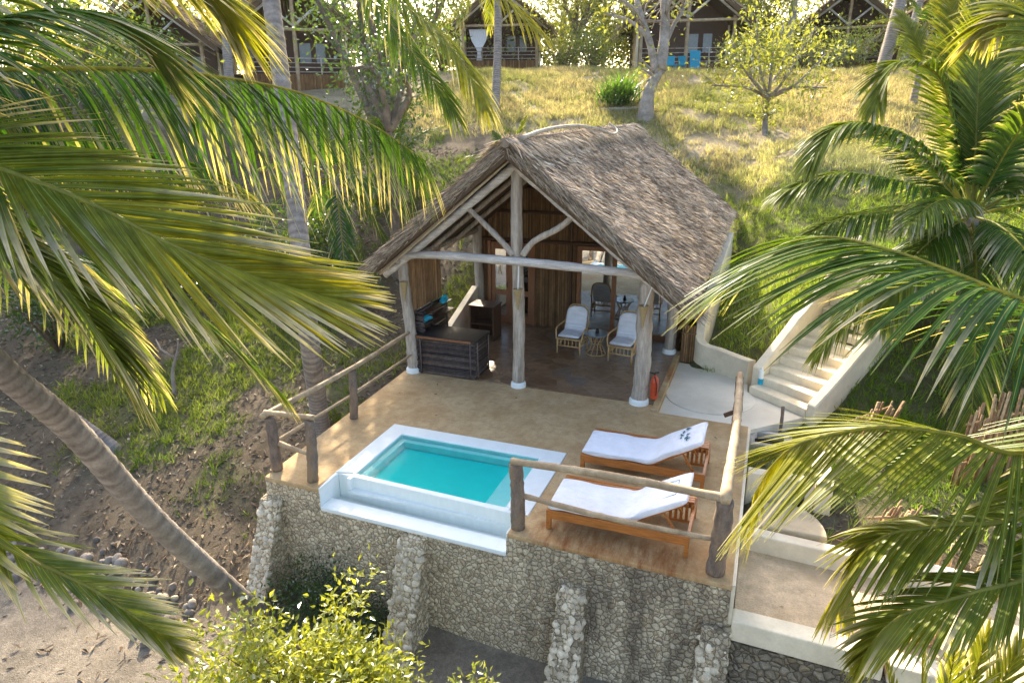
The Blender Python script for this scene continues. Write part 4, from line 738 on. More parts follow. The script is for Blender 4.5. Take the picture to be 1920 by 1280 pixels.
def nuts(c, parent, n):
    for i in range(n):
        a = i*2.4; mb = MB(); import bmesh
        lathe(mb, [(.02, -.12), (.08, -.07), (.1, 0), (.08, .08), (.02, .12)], c+A(.22*math.cos(a), .22*math.sin(a), -.28-.08*(i % 2)), 10, (1, 1, 1)); mb.build('coconut', simple('coconut_husk', (.25, .2, .05), .3, 6, .6, .1), parent, True)
def px(seq, c=None): return ([c] if c is not None else []) + [at(*q) for q in seq]
# leaning palm on the left, its crown just outside the frame
cA = at(-380, 250, 4.2); pA = thing('coconut_palm', 'leaning coconut palm with ringed grey trunk and huge fronds at the left edge', 'palm tree', at(510, 1178, 10.2))
b0 = onz(515, 1180, -2.1); trunk([b0+A(.05, .05, -.1), b0+A(-.05, -.25, .5), at(300, 985, 7.6), at(140, 810, 6.1), at(0, 690, 5.3), at(-200, 480, 4.7), cA], .150, .085, pA, 18, 1.4)
kA = dict(L=1.08, W=.040, n=98, seg=6, r=.028, dry=.42)
frond(px([(-150, 262, 4.1), (0, 316, 4.0), (170, 382, 4.0), (330, 463, 4.05), (480, 520, 4.2), (615, 560, 4.4)], cA), pA, droop=.07, lift=.06, ang=(40, 16), yel=.95, up=nz(UP*.6-FW*.8), wind=tuple(RT*.06), **kA)
frond(px([(-200, 165, 4.4), (0, 132, 4.7), (270, 131, 5.2), (420, 146, 5.6), (560, 174, 6.0), (690, 230, 6.4), (795, 300, 6.8)], cA), pA, droop=.9, lift=-.45, ang=(74, 44), yel=.05, base=G0*.75, **{**kA, 'L': .95, 'n': 104, 'dry': .55, 'W': .036})
frond(px([(-180, 90, 4.0), (20, -40, 4.1), (150, -90, 4.3), (270, -80, 4.6), (370, -30, 4.9), (430, 40, 5.2)], cA), pA, droop=.6, lift=.0, ang=(46, 20), yel=.6, wind=tuple(RT*.15), **{**kA, 'L': .8, 'n': 80})
frond(px([(-200, 150, 3.9), (-40, 60, 3.9), (90, 20, 4.0), (210, 40, 4.2), (300, 110, 4.5)], cA), pA, droop=.55, lift=.0, ang=(46, 20), yel=.15, wind=tuple(RT*.2), **{**kA, 'L': .75, 'n': 72})
frond(px([(-250, 310, 4.5), (-60, 410, 4.7), (90, 510, 4.9), (190, 630, 5.1), (248, 730, 5.3)], cA), pA, droop=.35, ang=(45, 18), yel=.35, base=G0*.8, **{**kA, 'L': .8})
frond(px([(-150, 380, 5.0), (100, 465, 5.6), (300, 555, 6.2), (420, 640, 6.6), (515, 730, 7.0)], cA), pA, droop=.5, ang=(50, 20), yel=.12, base=G0*.9, **{**kA, 'L': .85})
frond(px([(-340, 560, 3.9), (-210, 830, 3.9), (0, 1012, 4.0), (170, 1102, 4.15), (270, 1168, 4.3), (335, 1216, 4.5)], cA), pA, droop=.05, lift=.05, ang=(40, 16), yel=.55, up=nz(UP*.5-FW*.85), wind=tuple(RT*.12), sides=(1, -1), **{**kA, 'L': .48, 'n': 62, 'dry': .85, 'W': .030})
frond(px([(-330, 450, 3.9), (-260, 640, 3.8), (-140, 800, 3.8), (-60, 930, 3.8), (-20, 1050, 3.9)], cA), pA, droop=.1, lift=.05, ang=(50, 30), yel=.45, up=nz(UP*.3-FW*.9), wind=tuple(RT*.25), **{**kA, 'L': .5, 'n': 46, 'dry': .7})
frond(px([(-250, 220, 4.6), (-50, 240, 5.2), (150, 270, 5.9), (330, 300, 6.5), (440, 350, 7.0)], cA), pA, droop=.6, ang=(50, 24), yel=.1, base=G0*.7, **{**kA, 'L': 1.0})
crown(cA, pA, 9, 3.6, .9, .055, 80, -20, (95, 255), 50, 4)
# second palm, straight trunk beside the deck corner
cB = at(470, -330, 13.6); b0 = onz(603, 812, -.75); pB = thing('coconut_palm', 'coconut palm with slim upright trunk rising beside the left deck edge', 'palm tree', b0, None)
trunk([b0+A(0, 0, -.5), b0+A(-.05, .05, .6), at(576, 600, 12.0), at(548, 320, 12.3), at(512, 30, 12.9), at(488, -160, 13.3), cB], .185, .15, pB, 14, 1.25)
kB = dict(L=.95, W=.05, n=60, seg=4, dry=.2)
for sq, y_ in (([(560, -160, 13.2), (680, -20, 12.7), (755, 75, 12.4), (815, 155, 12.2), (848, 210, 12.1)], .15), ([(640, -170, 13.), (735, -15, 12.5), (820, 60, 12.2), (880, 140, 12.), (908, 200, 11.9)], .6),
            ([(640, -260, 13.), (820, -110, 12.6), (940, -10, 12.3), (1012, 62, 12.1)], .8)):
    frond(px(sq, cB), pB, droop=.55, ang=(50, 20), yel=y_, **kB)
crown(cB, pB, 10, 4.2, .9, .045, 80, 20, (0, 360), 44, 3); nuts(cB, pB, 5)
# grey palm behind the leaning one
b0 = onz(250, 868, -1.45); pG = thing('coconut_palm', 'dark grey palm trunk with swollen foot behind the leaning palm', 'palm tree', b0); cG = b0+A(-5.2, -2.0, 5.8)
trunk([b0+A(.1, .05, -.35), b0+A(-.35, -.1, .25), b0+A(-1.5, -.5, 1.4), b0+A(-3.2, -1.2, 3.4), cG], .19, .15, pG, 14, 1.8, ((.24, .22, .2), (.14, .125, .115))); crown(cG, pG, 14, 4.0, .9, .05, 80, -35, (60, 300), 40, 3)
# bright young palm on the right
cE = at(1822, 405, 12.6); gE = float(H(cE[0]+.2, cE[1]+.1)); pE = thing('coconut_palm', 'bright young coconut palm with upright sunlit fronds right of the staircase', 'palm tree', (cE[0]+.2, cE[1]+.1, gE))
trunk([(cE[0]+.25, cE[1]+.1, gE-.2), (cE[0]+.2, cE[1]+.05, (gE+cE[2])/2), tuple(cE)], .2, .16, pE, 14, 1.4)
kE = dict(L=.95, W=.06, n=88, seg=5, dry=.12)
for sq, y_, dr_ in (([(1830, 250, 12.5), (1838, 80, 12.5), (1846, -60, 12.5)], .35, .15), ([(1800, 290, 12.5), (1766, 155, 12.3), (1717, 120, 12.1), (1668, 130, 12.), (1640, 200, 11.9)], .2, .4), ([(1740, 285, 12.4), (1640, 235, 12.1), (1570, 240, 11.9), (1520, 300, 11.8)], .12, .6),
            ([(1720, 350, 12.4), (1600, 325, 12.), (1530, 335, 11.8), (1470, 360, 11.7)], .12, .55), ([(1730, 400, 12.2), (1630, 400, 11.8), (1550, 420, 11.5), (1480, 470, 11.3)], .15, .6), ([(1862, 200, 12.5), (1905, 50, 12.6), (1960, -40, 12.7)], .45, .25),
            ([(1900, 330, 12.4), (1980, 320, 12.3), (2060, 400, 12.2)], .2, .5), ([(1845, 200, 12.9), (1870, 20, 13.3), (1890, -120, 13.7)], .4, .2), ([(1800, 200, 12.8), (1790, 60, 13.2), (1770, -40, 13.7)], .5, .2), ([(1880, 450, 12.2), (1940, 520, 12.), (1990, 620, 11.8)], .1, .6),
            ([(1760, 440, 12.1), (1700, 500, 11.8), (1660, 590, 11.7)], .1, .6), ([(1870, 380, 13.4), (1950, 300, 14.), (2040, 280, 14.6)], .2, .4), ([(1750, 330, 13.4), (1660, 260, 14.1), (1560, 260, 14.8)], .2, .4), ([(1790, 260, 13.2), (1730, 100, 14), (1690, 30, 14.8)], .3, .25)):
    frond(px(sq, cE), pE, droop=dr_, ang=(52, 20), yel=y_+.2, base=G0*.5+G1*.5, **kE)
nuts(cE, pE, 4); crown(cE, pE, 16, 3.6, .85, .05, 85, -35, (0, 360), 60, 4, yel=.25)
# near palm on the right whose crown is outside the frame
cF = at(2300, 640, 4.7); bF = cF+A(1.3, .2, 0); gF = float(H(bF[0], bF[1])); pF = thing('coconut_palm', 'coconut palm leaning in from the right edge over the lower terrace', 'palm tree', (bF[0], bF[1], gF))
trunk([(bF[0], bF[1], gF-.2), (bF[0]-.2, bF[1], gF*.5+cF[2]*.5), tuple(cF)], .2, .15, pF)
kF = dict(L=1.12, W=.05, n=80, seg=6, dry=.22, r=.026)
frond(px([(2110, 620, 4.55), (1920, 563, 4.4), (1784, 510, 4.4), (1683, 474, 4.5), (1570, 446, 4.65), (1490, 452, 4.8), (1440, 470, 4.95)], cF), pF, droop=.38, lift=-.15, ang=(60, 24), yel=.15, base=G0*.8, **{**kF, 'L': 1.3, 'n': 74, 'W': .042})
frond(px([(2110, 760, 4.5), (1920, 848, 4.4), (1790, 815, 4.4), (1650, 801, 4.5), (1515, 826, 4.65), (1455, 865, 4.8), (1415, 925, 4.95)], cF), pF, droop=.10, lift=-.28, ang=(62, 26), yel=.75, jt=.4, base=G1, tipcol=G2, **{**kF, 'L': 1.05, 'n': 104, 'W': .028, 'dry': .05})
frond(px([(2110, 800, 4.2), (1920, 962, 4.1), (1770, 985, 4.2), (1660, 1005, 4.3), (1600, 1060, 4.45), (1575, 1140, 4.6)], cF), pF, droop=.5, lift=.0, ang=(62, 26), yel=.7, base=G1*.7+G0*.3, **{**kF, 'L': .55, 'W': .036})
frond(px([(2110, 860, 4.), (1960, 1060, 3.9), (1830, 1110, 3.9), (1700, 1150, 4.), (1640, 1200, 4.1), (1610, 1260, 4.2)], cF), pF, droop=.30, lift=.05, ang=(55, 22), yel=.6, base=G1*.7+G0*.3, **{**kF, 'L': .5, 'W': .034})
frond(px([(2200, 480, 5), (2080, 250, 5.2), (1990, 90, 5.5), (1910, 20, 5.8), (1850, 60, 6.2)], cF), pF, droop=.5, ang=(55, 22), yel=.5, **{**kF, 'L': .8})
crown(cF, pF, 8, 3.2, .8, .045, 80, -20, (-80, 30), 45, 4)
# young palm whose tips show at the lower right
b0 = at(1760, 1460, 6.2); pH = thing('young_palm', 'young palm with thin upright leaf tips at the lower right edge', 'palm tree', (b0[0], b0[1], float(H(b0[0], b0[1]))))
z0 = float(H(b0[0], b0[1])); c0 = A(b0[0], b0[1], z0+.25)
for (u, v_, d) in ((1590, 1245, 5.9), (1660, 1235, 5.9), (1730, 1205, 5.9), (1790, 1215, 6.), (1850, 1195, 6.), (1910, 1215, 6.1)): 
    e_ = at(u, v_, d); frond([c0, c0*.55+e_*.45+A(0, 0, .25), e_], pH, .55, .035, 34, ang=(45, 15), droop=.1, dry=.2, yel=.5, seg=4)
# small palms behind the pavilion
def small_palm(u, v_, d, ch, lab, n, Lf, e0=80, e1=-15, name='young_palm', yel=.3):
    q = at(u, v_, d); g = float(H(q[0], q[1])); p_ = thing(name, lab, 'palm tree', (q[0], q[1], g)); c = A(q[0], q[1], g+ch)
    trunk([(q[0], q[1], g-.2), (q[0]+.05, q[1], g+ch*.5), tuple(c)], .10+.012*ch, .07+.012*ch, p_, 10); crown(c, p_, n, Lf, Lf*.24, .045, e0, e1, (0, 360), 34, 3, yel=yel, dry=.2); return p_
small_palm(955, 262, 22, 1.5, 'slender young palm just behind the pavilion ridge', 9, 2.0)
small_palm(738, 250, 22, 1.7, 'leafy palm with drooping green fronds left of the pavilion roof', 12, 2.6, 80, -30, yel=.15)
small_palm(640, 470, 19, 3.2, 'palm with dark trunk standing behind the left eave', 12, 2.6, 75, -40, 'coconut_palm', .1)
small_palm(1712, 190, 30, 3.0, 'small palm on the hill behind the bright young palm', 10, 2.4, 80, -20)
def tall_palm(u, v_, d, u2, v2, lab, r=.16, n=16, gr=None):
    q = at(u, v_, d); g = float(H(q[0], q[1])); p_ = thing('coconut_palm', lab, 'palm tree', (q[0], q[1], g), gr); c = at(u2, v2, d+1)
    trunk([(q[0], q[1], g-.3), tuple((A(q[0], q[1], g)*.6+c*.4)+A(.1, 0, 0)), tuple(c)], r, r*.75, p_, 10, 1.3); crown(c, p_, n, 4.2, .95, .06, 75, -35, (0, 360), 32, 2, yel=.4, dry=.25)
tall_palm(928, 210, 31, 932, -130, 'tall palm with pale straight trunk in front of the middle cottage', .2)
tall_palm(1632, 208, 30, 1740, -220, 'tall palm with thick pale trunk leaning right on the lawn', .3)
tall_palm(1690, 130, 38, 1760, -160, 'thinner leaning palm trunk behind the thick leaning one', .25)
tall_palm(425, 160, 30, 400, -190, 'pale palm trunk left of the cream walled cottage', .24)
tall_palm(470, 165, 34, 450, -90, 'grey palm trunk half hidden by the cream walled cottage', .22)
tall_palm(1475, 110, 44, 1500, -120, 'far palm with bare trunk behind the small lawn tree', .26)
tall_palm(1050, 110, 52, 1060, -100, 'far palm in the wood between two cottages', .3)
tall_palm(745, 200, 34, 720, -160, 'palm with dark trunk between the left and middle cottages', .25)

# ------------------------------------------------------------------ broadleaf trees and shrubs
def tree(name, base, limbs, n_leaf, leafL, leafW, cols, label, crad=.5, r0=.1, bias=(0, 0, .3), cat_='tree', group=None, barkc=(.27, .23, .19), extra=1, par=None):
    """limbs: list of (points, radius); leaves cluster round the outer half of every limb and its twigs"""
    t_ = thing(name, label, cat_, base, group); tb_ = MB(); tips = []
    for pts, r in limbs:
        p = cat([A(*q) for q in pts], 16); tube(tb_, p, np.linspace(r, r*.35, 16), 9, np.tile(barkc, (16, 1))*(rng.uniform(.7, 1.25, (16, 1))), .05)
        ln = np.linalg.norm(p[-1]-p[0])
        for k in range(extra*5):
            f = rng.uniform(.45, 1.); q = p[int(f*15)]; d = nz(nz(p[-1]-p[8])*.6 + rng.standard_normal(3)*.7 + A(0, 0, .25)); l = ln*rng.uniform(.18, .42); e_ = q+d*l
            tube(tb_, [q, q+d*l*.5+rng.standard_normal(3)*l*.06, e_], np.array([.35, .22, .1])*r*.6, 5, np.array(barkc)*.9); tips.append(e_); tips.append(q+d*l*.6)
        tips.append(p[-1])
    tb_.build('trunk', 'bark', t_, True)
    tips = np.array(tips); k = rng.integers(0, len(tips), n_leaf); cl_ = rng.random(len(tips)); o = rng.standard_normal((n_leaf, 3))*crad*.5; P = tips[k]+o; D = nz(nz(o)*.7 + rng.standard_normal((n_leaf, 3))*.6 + A(*bias)*.4); N = nz(rng.standard_normal((n_leaf, 3)) + A(*bias)*3)
    c = mixc(cols[0], cols[1], np.clip(cl_[k]*.6 + rng.random(n_leaf)*.5, 0, 1)); mb = MB(); leaves(mb, P, D, N, leafL*rng.uniform(.6, 1.2, n_leaf), leafW*rng.uniform(.7, 1.2, n_leaf), c); mb.build('crown', 'leaf', t_); return t_
def rand_limbs(b, h, sp, n, r, fork=.4, lean=(0, 0)):
    b = A(*b); f = b+A(lean[0]*fork, lean[1]*fork, h*fork); L_ = [([b-A(0, 0, .3), b+(f-b)*.5+A(rng.normal(0, .05*h*.2), 0, 0), f], r)]
    for i in range(n):
        a = i*2*math.pi/n + rng.normal(0, .4); s = sp*rng.uniform(.55, 1.05); e_ = A(b[0]+lean[0]+s*math.cos(a), b[1]+lean[1]+s*math.sin(a), b[2]+h*rng.uniform(.72, 1.02))
        L_.append(([f-A(0, 0, h*.02), f*.6+e_*.4+A(0, 0, h*.03)+rng.normal(0, .04*h, 3), e_], r*.55))
    return L_
LG = ([.10, .16, .025], [.27, .30, .06]); LD = ([.035, .075, .02], [.09, .14, .03]); LY = ([.16, .20, .035], [.36, .36, .09])
q = at(1435, 266, 27.6); q[2] = float(H(q[0], q[1])); f_ = lambda u, v_, d=27.6: at(u, v_, d)
tree('frangipani_tree', q, [([q-A(0, 0, .2), f_(1434, 235), f_(1440, 182)], .17)] + [([f_(1440, 184), f_(a, b, d), f_(c, e_, d2)], .075) for a, b, d, c, e_, d2 in ((1400, 165, 27, 1335, 160, 26.6), (1405, 140, 28, 1370, 75, 28.5), (1425, 130, 27, 1420, 50, 26.5), (1450, 120, 28, 1470, 45, 28.5), (1470, 150, 27, 1530, 50, 27), (1490, 160, 28, 1560, 90, 28.5), (1480, 165, 27, 1550, 165, 26.6), (1450, 150, 28.6, 1500, 100, 29.6), (1410, 150, 26.4, 1380, 110, 25.4), (1445, 140, 27, 1450, 90, 27))],
     1900, .25, .10, LY, 'small spreading tree with pale leaf clusters on the sunlit lawn', .40, extra=2)
q = at(1210, 216, 29.5); q[2] = float(H(q[0], q[1])); f_ = lambda u, v_, d=29.5: at(u, v_, d)
tree('lawn_tree', q, [([q-A(0, 0, .3), f_(1216, 175), f_(1240, 128)], .42), ([f_(1232, 145), f_(1218, 80), f_(1195, 5), f_(1170, -90)], .2), ([f_(1238, 132), f_(1246, 60), f_(1252, -30), f_(1290, -130)], .27), ([f_(1240, 100), f_(1262, 50), f_(1285, 10), f_(1300, -40)], .12), ([f_(1216, 70), f_(1180, 40), f_(1135, 25)], .11), ([f_(1246, 60, 30), f_(1240, 0, 31), f_(1230, -80, 32)], .12), ([f_(1205, 30), f_(1150, -10), f_(1110, -30)], .1)],
     520, .28, .11, LY, 'large forked grey tree standing on the lawn before the right cottage', .9, extra=2, barkc=(.33, .28, .23))
def auto_tree(u, v_, d, h, sp, n, nl, cols, lab, r=.16, L=.22, name='broadleaf_tree', crad=.9, lean=(0, 0), fork=.4, gr=None):
    q = at(u, v_, d); q[2] = float(H(q[0], q[1])); tree(name, q, rand_limbs(q, h, sp, n, r, fork, lean), nl, L, L*.45, cols, lab, crad, group=gr, barkc=(.2, .165, .13))
auto_tree(708, 210, 23, 6.4, 1.9, 8, 3000, LD, 'dark many branched tree left of the leafy palm', .3, .2, crad=1.1, fork=.35)
auto_tree(742, 430, 19.5, 6.0, 1.4, 5, 1000, LD, 'twisted dark trunk tree behind the left pavilion eave', .2, .18, crad=.8, fork=.7)
auto_tree(215, 330, 25, 6.0, 2.6, 7, 4500, LD, 'bushy dark tree left of the upright palm trunk behind the arching frond', .25, .2, crad=1.2)
auto_tree(130, 330, 22, 8, 3.0, 8, 5000, LG, 'broad green tree behind the big left fronds', .25, .2, crad=1.2)
auto_tree(60, 420, 21, 8, 3.2, 8, 4500, LD, 'dark tree at the left edge behind the fronds', .25, .2, crad=1.2)
k = 0
desc = ['between the left cottage and its palms', 'above the left cottage roof', 'left of the middle cottage', 'right behind the middle cottage', 'in the gap between the middle and right cottages', 'behind the big forked lawn tree', 'left of the right cottage roof', 'behind the right cottage', 'above the small lawn tree', 'behind the leaning lawn palms', 'at the top right behind the young palm', 'beyond the right edge fronds', 'at the top left behind the fronds', 'far behind the broad left tree']
for (u, v_, d, h), dsc in zip(((470, 150, 44, 9), (600, 150, 48, 12), (800, 130, 50, 12), (880, 130, 58, 13), (1080, 128, 46, 9), (1130, 128, 56, 13), (1180, 128, 52, 11), (1320, 128, 56, 13), (1420, 128, 50, 9), (1560, 130, 52, 11), (1700, 140, 48, 9), (1860, 150, 46, 10), (330, 160, 46, 11), (150, 170, 44, 11)), desc):
    cols = (LY, LG, LG, LY)[k % 4]; auto_tree(u, v_, d, h*.8, h*.34, 8, 4600, cols, ('pale', 'green', 'tall green', 'yellow green')[k % 4] + ' woodland tree ' + dsc, .2, .30, 'woodland_tree', 1.5, fork=.3, gr='woodland trees along the hilltop'); k += 1
# undergrowth along the hilltop edge
def shrub(u, v_, d, h, w_, n, cols, lab, L=.14, gr=None, z=None, name='shrub'):
    q = at(u, v_, d); q[2] = float(H(q[0], q[1])) if z is None else z; t_ = thing(name, lab, 'shrub', q, gr); tb_ = MB(); P = []
    for i in range(14):
        a = i*2.4; s = w_*rng.uniform(.2, 1); e_ = q+A(s*math.cos(a), s*math.sin(a), h*rng.uniform(.45, 1)); tube(tb_, [q-A(0, 0, .1), q*.5+e_*.5+A(0, 0, .08*h), e_], [.02*h+.008, .012*h+.005, .006], 5, (.22, .17, .12)); P += [e_, q*.4+e_*.6+A(0, 0, .05*h)]
    tb_.build('stem', 'bark', t_, True); P = np.array(P); k = rng.integers(0, len(P), n); cl_ = rng.random(len(P)); o = rng.standard_normal((n, 3))*w_*.22; mb = MB()
    leaves(mb, P[k]+o, nz(nz(o)+rng.standard_normal((n, 3))*.6+A(0, 0, .25)), nz(rng.standard_normal((n, 3))+A(0, 0, 1.2)), L*rng.uniform(.6, 1.2, n), L*.42, mixc(cols[0], cols[1], np.clip(cl_[k]*.5+rng.random(n)*.55, 0, 1))); mb.build('foliage', 'leaf', t_); return t_
for u, v_, d, h, w_, lab in ((1060, 130, 44, 2.4, 1.6, 'tangled pale shrub right of the middle cottage'), (1110, 128, 43, 2.2, 1.6, 'dry looking shrub left of the spiky clump'), (830, 150, 40, 2., 1.4, 'shrub at the left corner of the middle cottage'), (1400, 128, 42, 2.2, 1.7, 'shrub at the right corner of the right cottage'), (1500, 125, 42, 2.4, 1.8, 'grey green shrub behind the small lawn tree'), (1590, 135, 40, 2.4, 1.8, 'shrub behind the leaning lawn palm'), (1760, 180, 38, 2.4, 1.8, 'shrub on the hill behind the bright young palm')):
    shrub(u, v_, d, h, w_, 1500, LG if u % 20 else LY, lab, .2)
n = 75000; u_ = rng.uniform(300, 1950, n); d_ = rng.uniform(50, 62, n); b_ = np.array([at(a, 135, b) for a, b in zip(u_, d_)]); hh = 6.5*fbm(b_[:, 0], b_[:, 1], 4.)*rng.random(n)**.6*1.5; b_[:, 2] = H(b_[:, 0], b_[:, 1])+hh; keep = fbm(b_[:, 0]*1., hh*2+b_[:, 1], 1.6) > .36; b_ = b_[keep]; n = len(b_)
mb = MB(); leaves(mb, b_, rv(n), nz(rng.standard_normal((n, 3))+A(0, 0, .8)), rng.uniform(.2, .5, n), rng.uniform(.1, .2, n), mixc(LG[0], LY[1], rng.random(n))); tag(mb.build('undergrowth', 'leaf'), 'far tangled undergrowth of the wood beyond the hilltop cottages', 'undergrowth', kind='stuff')
shrub(460, 180, 26, 1.3, .8, 900, LY, 'bright yellow green shrub in front of the cream walled cottage', .14)
shrub(600, 430, 20, 1.8, 1.3, 1800, LD, 'dark green shrub left of the dark palm trunk', .16); shrub(630, 500, 18, 1.2, 1.0, 1400, LD, 'low green shrub beneath the dark palm trunk', .14); shrub(560, 480, 19, 1.8, 1.2, 1600, LD, 'green shrub behind the upright palm trunk', .16); shrub(90, 560, 17, 2.2, 1.6, 2000, LD, 'dark shrub under the fronds at the left edge', .16); shrub(330, 520, 19, 2., 1.5, 1800, LD, 'dark shrub behind the drooping left fronds', .16)
shrub(590, 1150, 10.2, .75, .75, 2600, LD, 'dark green shrub at the foot of the sea wall', .07, z=-2.0)
shrub(700, 1165, 9.9, .45, .45, 1100, LD, 'low dark ground plant between two sea wall buttresses', .06, z=-2.0)
# sunlit bush in front of the wall
q = A(.35, -6.85, -2.1)
def bush_limbs():
    L_ = []
    for u, v_, d in ((590, 1135, 7.0), (560, 1200, 6.8), (640, 1190, 7.0), (700, 1190, 7.2), (745, 1205, 7.3), (780, 1225, 7.2), (700, 1260, 6.9), (620, 1260, 6.7), (520, 1195, 6.9), (470, 1230, 7.), (430, 1265, 7.0), (760, 1275, 7.), (540, 1300, 6.6), (660, 1320, 6.6), (760, 1320, 6.8), (460, 1330, 6.7), (590, 1165, 7.6), (720, 1240, 7.6), (530, 1255, 7.5)):
        e_ = at(min(max(u, 480), 715)-35, v_+74, d); L_.append(([q-A(0, 0, .1), q*.6+e_*.4+A(rng.normal(0, .1), rng.normal(0, .1), .1), e_], .045))
    return L_
tree('sunlit_bush', q, bush_limbs(), 19000, .10, .048, ([.15, .19, .015], [.42, .42, .07]), 'bright yellow green bush in the sun at the bottom before the sea wall', .30, extra=1, cat_='bush', barkc=(.2, .15, .1), bias=(0, 0, .6))
shrub(455, 1262, 7.6, 1.5, .7, 2600, ([.07, .13, .02], [.16, .22, .04]), 'duller green bush left of the bright sunlit bush', .09, z=-2.2)
tf = at(890, 1300, 6.6); shrub(890, 1310, 6.6, .8, .3, 500, LY, 'small leafy sprig at the bottom right of the sunlit bush', .09, z=tf[2]-.7)
# spiky clump on the lawn and its log edging
q = at(1160, 172, 31); q[2] = float(H(q[0], q[1])); mb = MB(); n = 420; a = rng.random(n)*2*np.pi; e_ = rng.uniform(.25, 1.5, n); D = np.c_[np.cos(a)*np.cos(e_), np.sin(a)*np.cos(e_), np.sin(e_)]; P = q+np.c_[rng.normal(0, .35, (n, 2)), rng.uniform(0, .5, n)]
strips(mb, P, D, rng.uniform(.8, 1.5, n), .07, nz(np.cross(D, np.c_[-np.sin(a), np.cos(a), 0*a])), -.35, mixc([.05, .13, .02], [.15, .27, .05], rng.random(n)), (.7, 1, .7, .05)); tag(mb.build('spiky_plant', 'leaf'), 'big clump of green sword leaves on the lawn', 'plant')
a_, b_ = at(1130, 179, 30.4), at(1203, 174, 30.2); a_[2] = H(a_[0], a_[1])+.06; b_[2] = H(b_[0], b_[1])+.06; tag(tube(MB(), [a_, (a_+b_)/2+A(0, -.1, 0), b_], .09, 8, (.4, .34, .27), .05, 10).build('edging_log', 'bark', None, True), 'grey log edging below the clump of sword leaves', 'log')
# dead branch and rubble on the left slope
q = onz(335, 780, -1.2); mb = MB(); e_ = A(q[0], q[1], float(H(q[0], q[1]))); tube(mb, [e_, e_+A(-.05, .1, .5), e_+A(.1, .2, 1.0), e_+A(.15, .2, 1.25)], [.05, .04, .03, .02], 7, (.3, .25, .2), .05, 14); tube(mb, [e_+A(0, .15, .8), e_+A(-.3, .1, 1.0), e_+A(-.45, .15, 1.2)], [.03, .02, .01], 6, (.3, .25, .2)); tag(mb.build('dead_branch', 'bark', None, True), 'bare dead branch standing on the shaded left slope', 'branch')
mb = MB(); P = []; R_ = []
for k in range(120):
    x = rng.uniform(-8.5, -3.2); y = -5.75+rng.normal(0, .22)+.12*math.sin(x*2); r = rng.uniform(.03, .10)*(1.3 if rng.random() < .15 else 1); P.append(A(x, y, float(H(x, y))+r*.3)); R_.append(r)
stones(mb, P, R_, (.13, .11, .09), (.36, .31, .25)); o = mb.build('rubble_stones', 'stone2', None, True); tag(o, 'line of grey rubble stones at the foot of the left slope', 'rubble', kind='stuff')

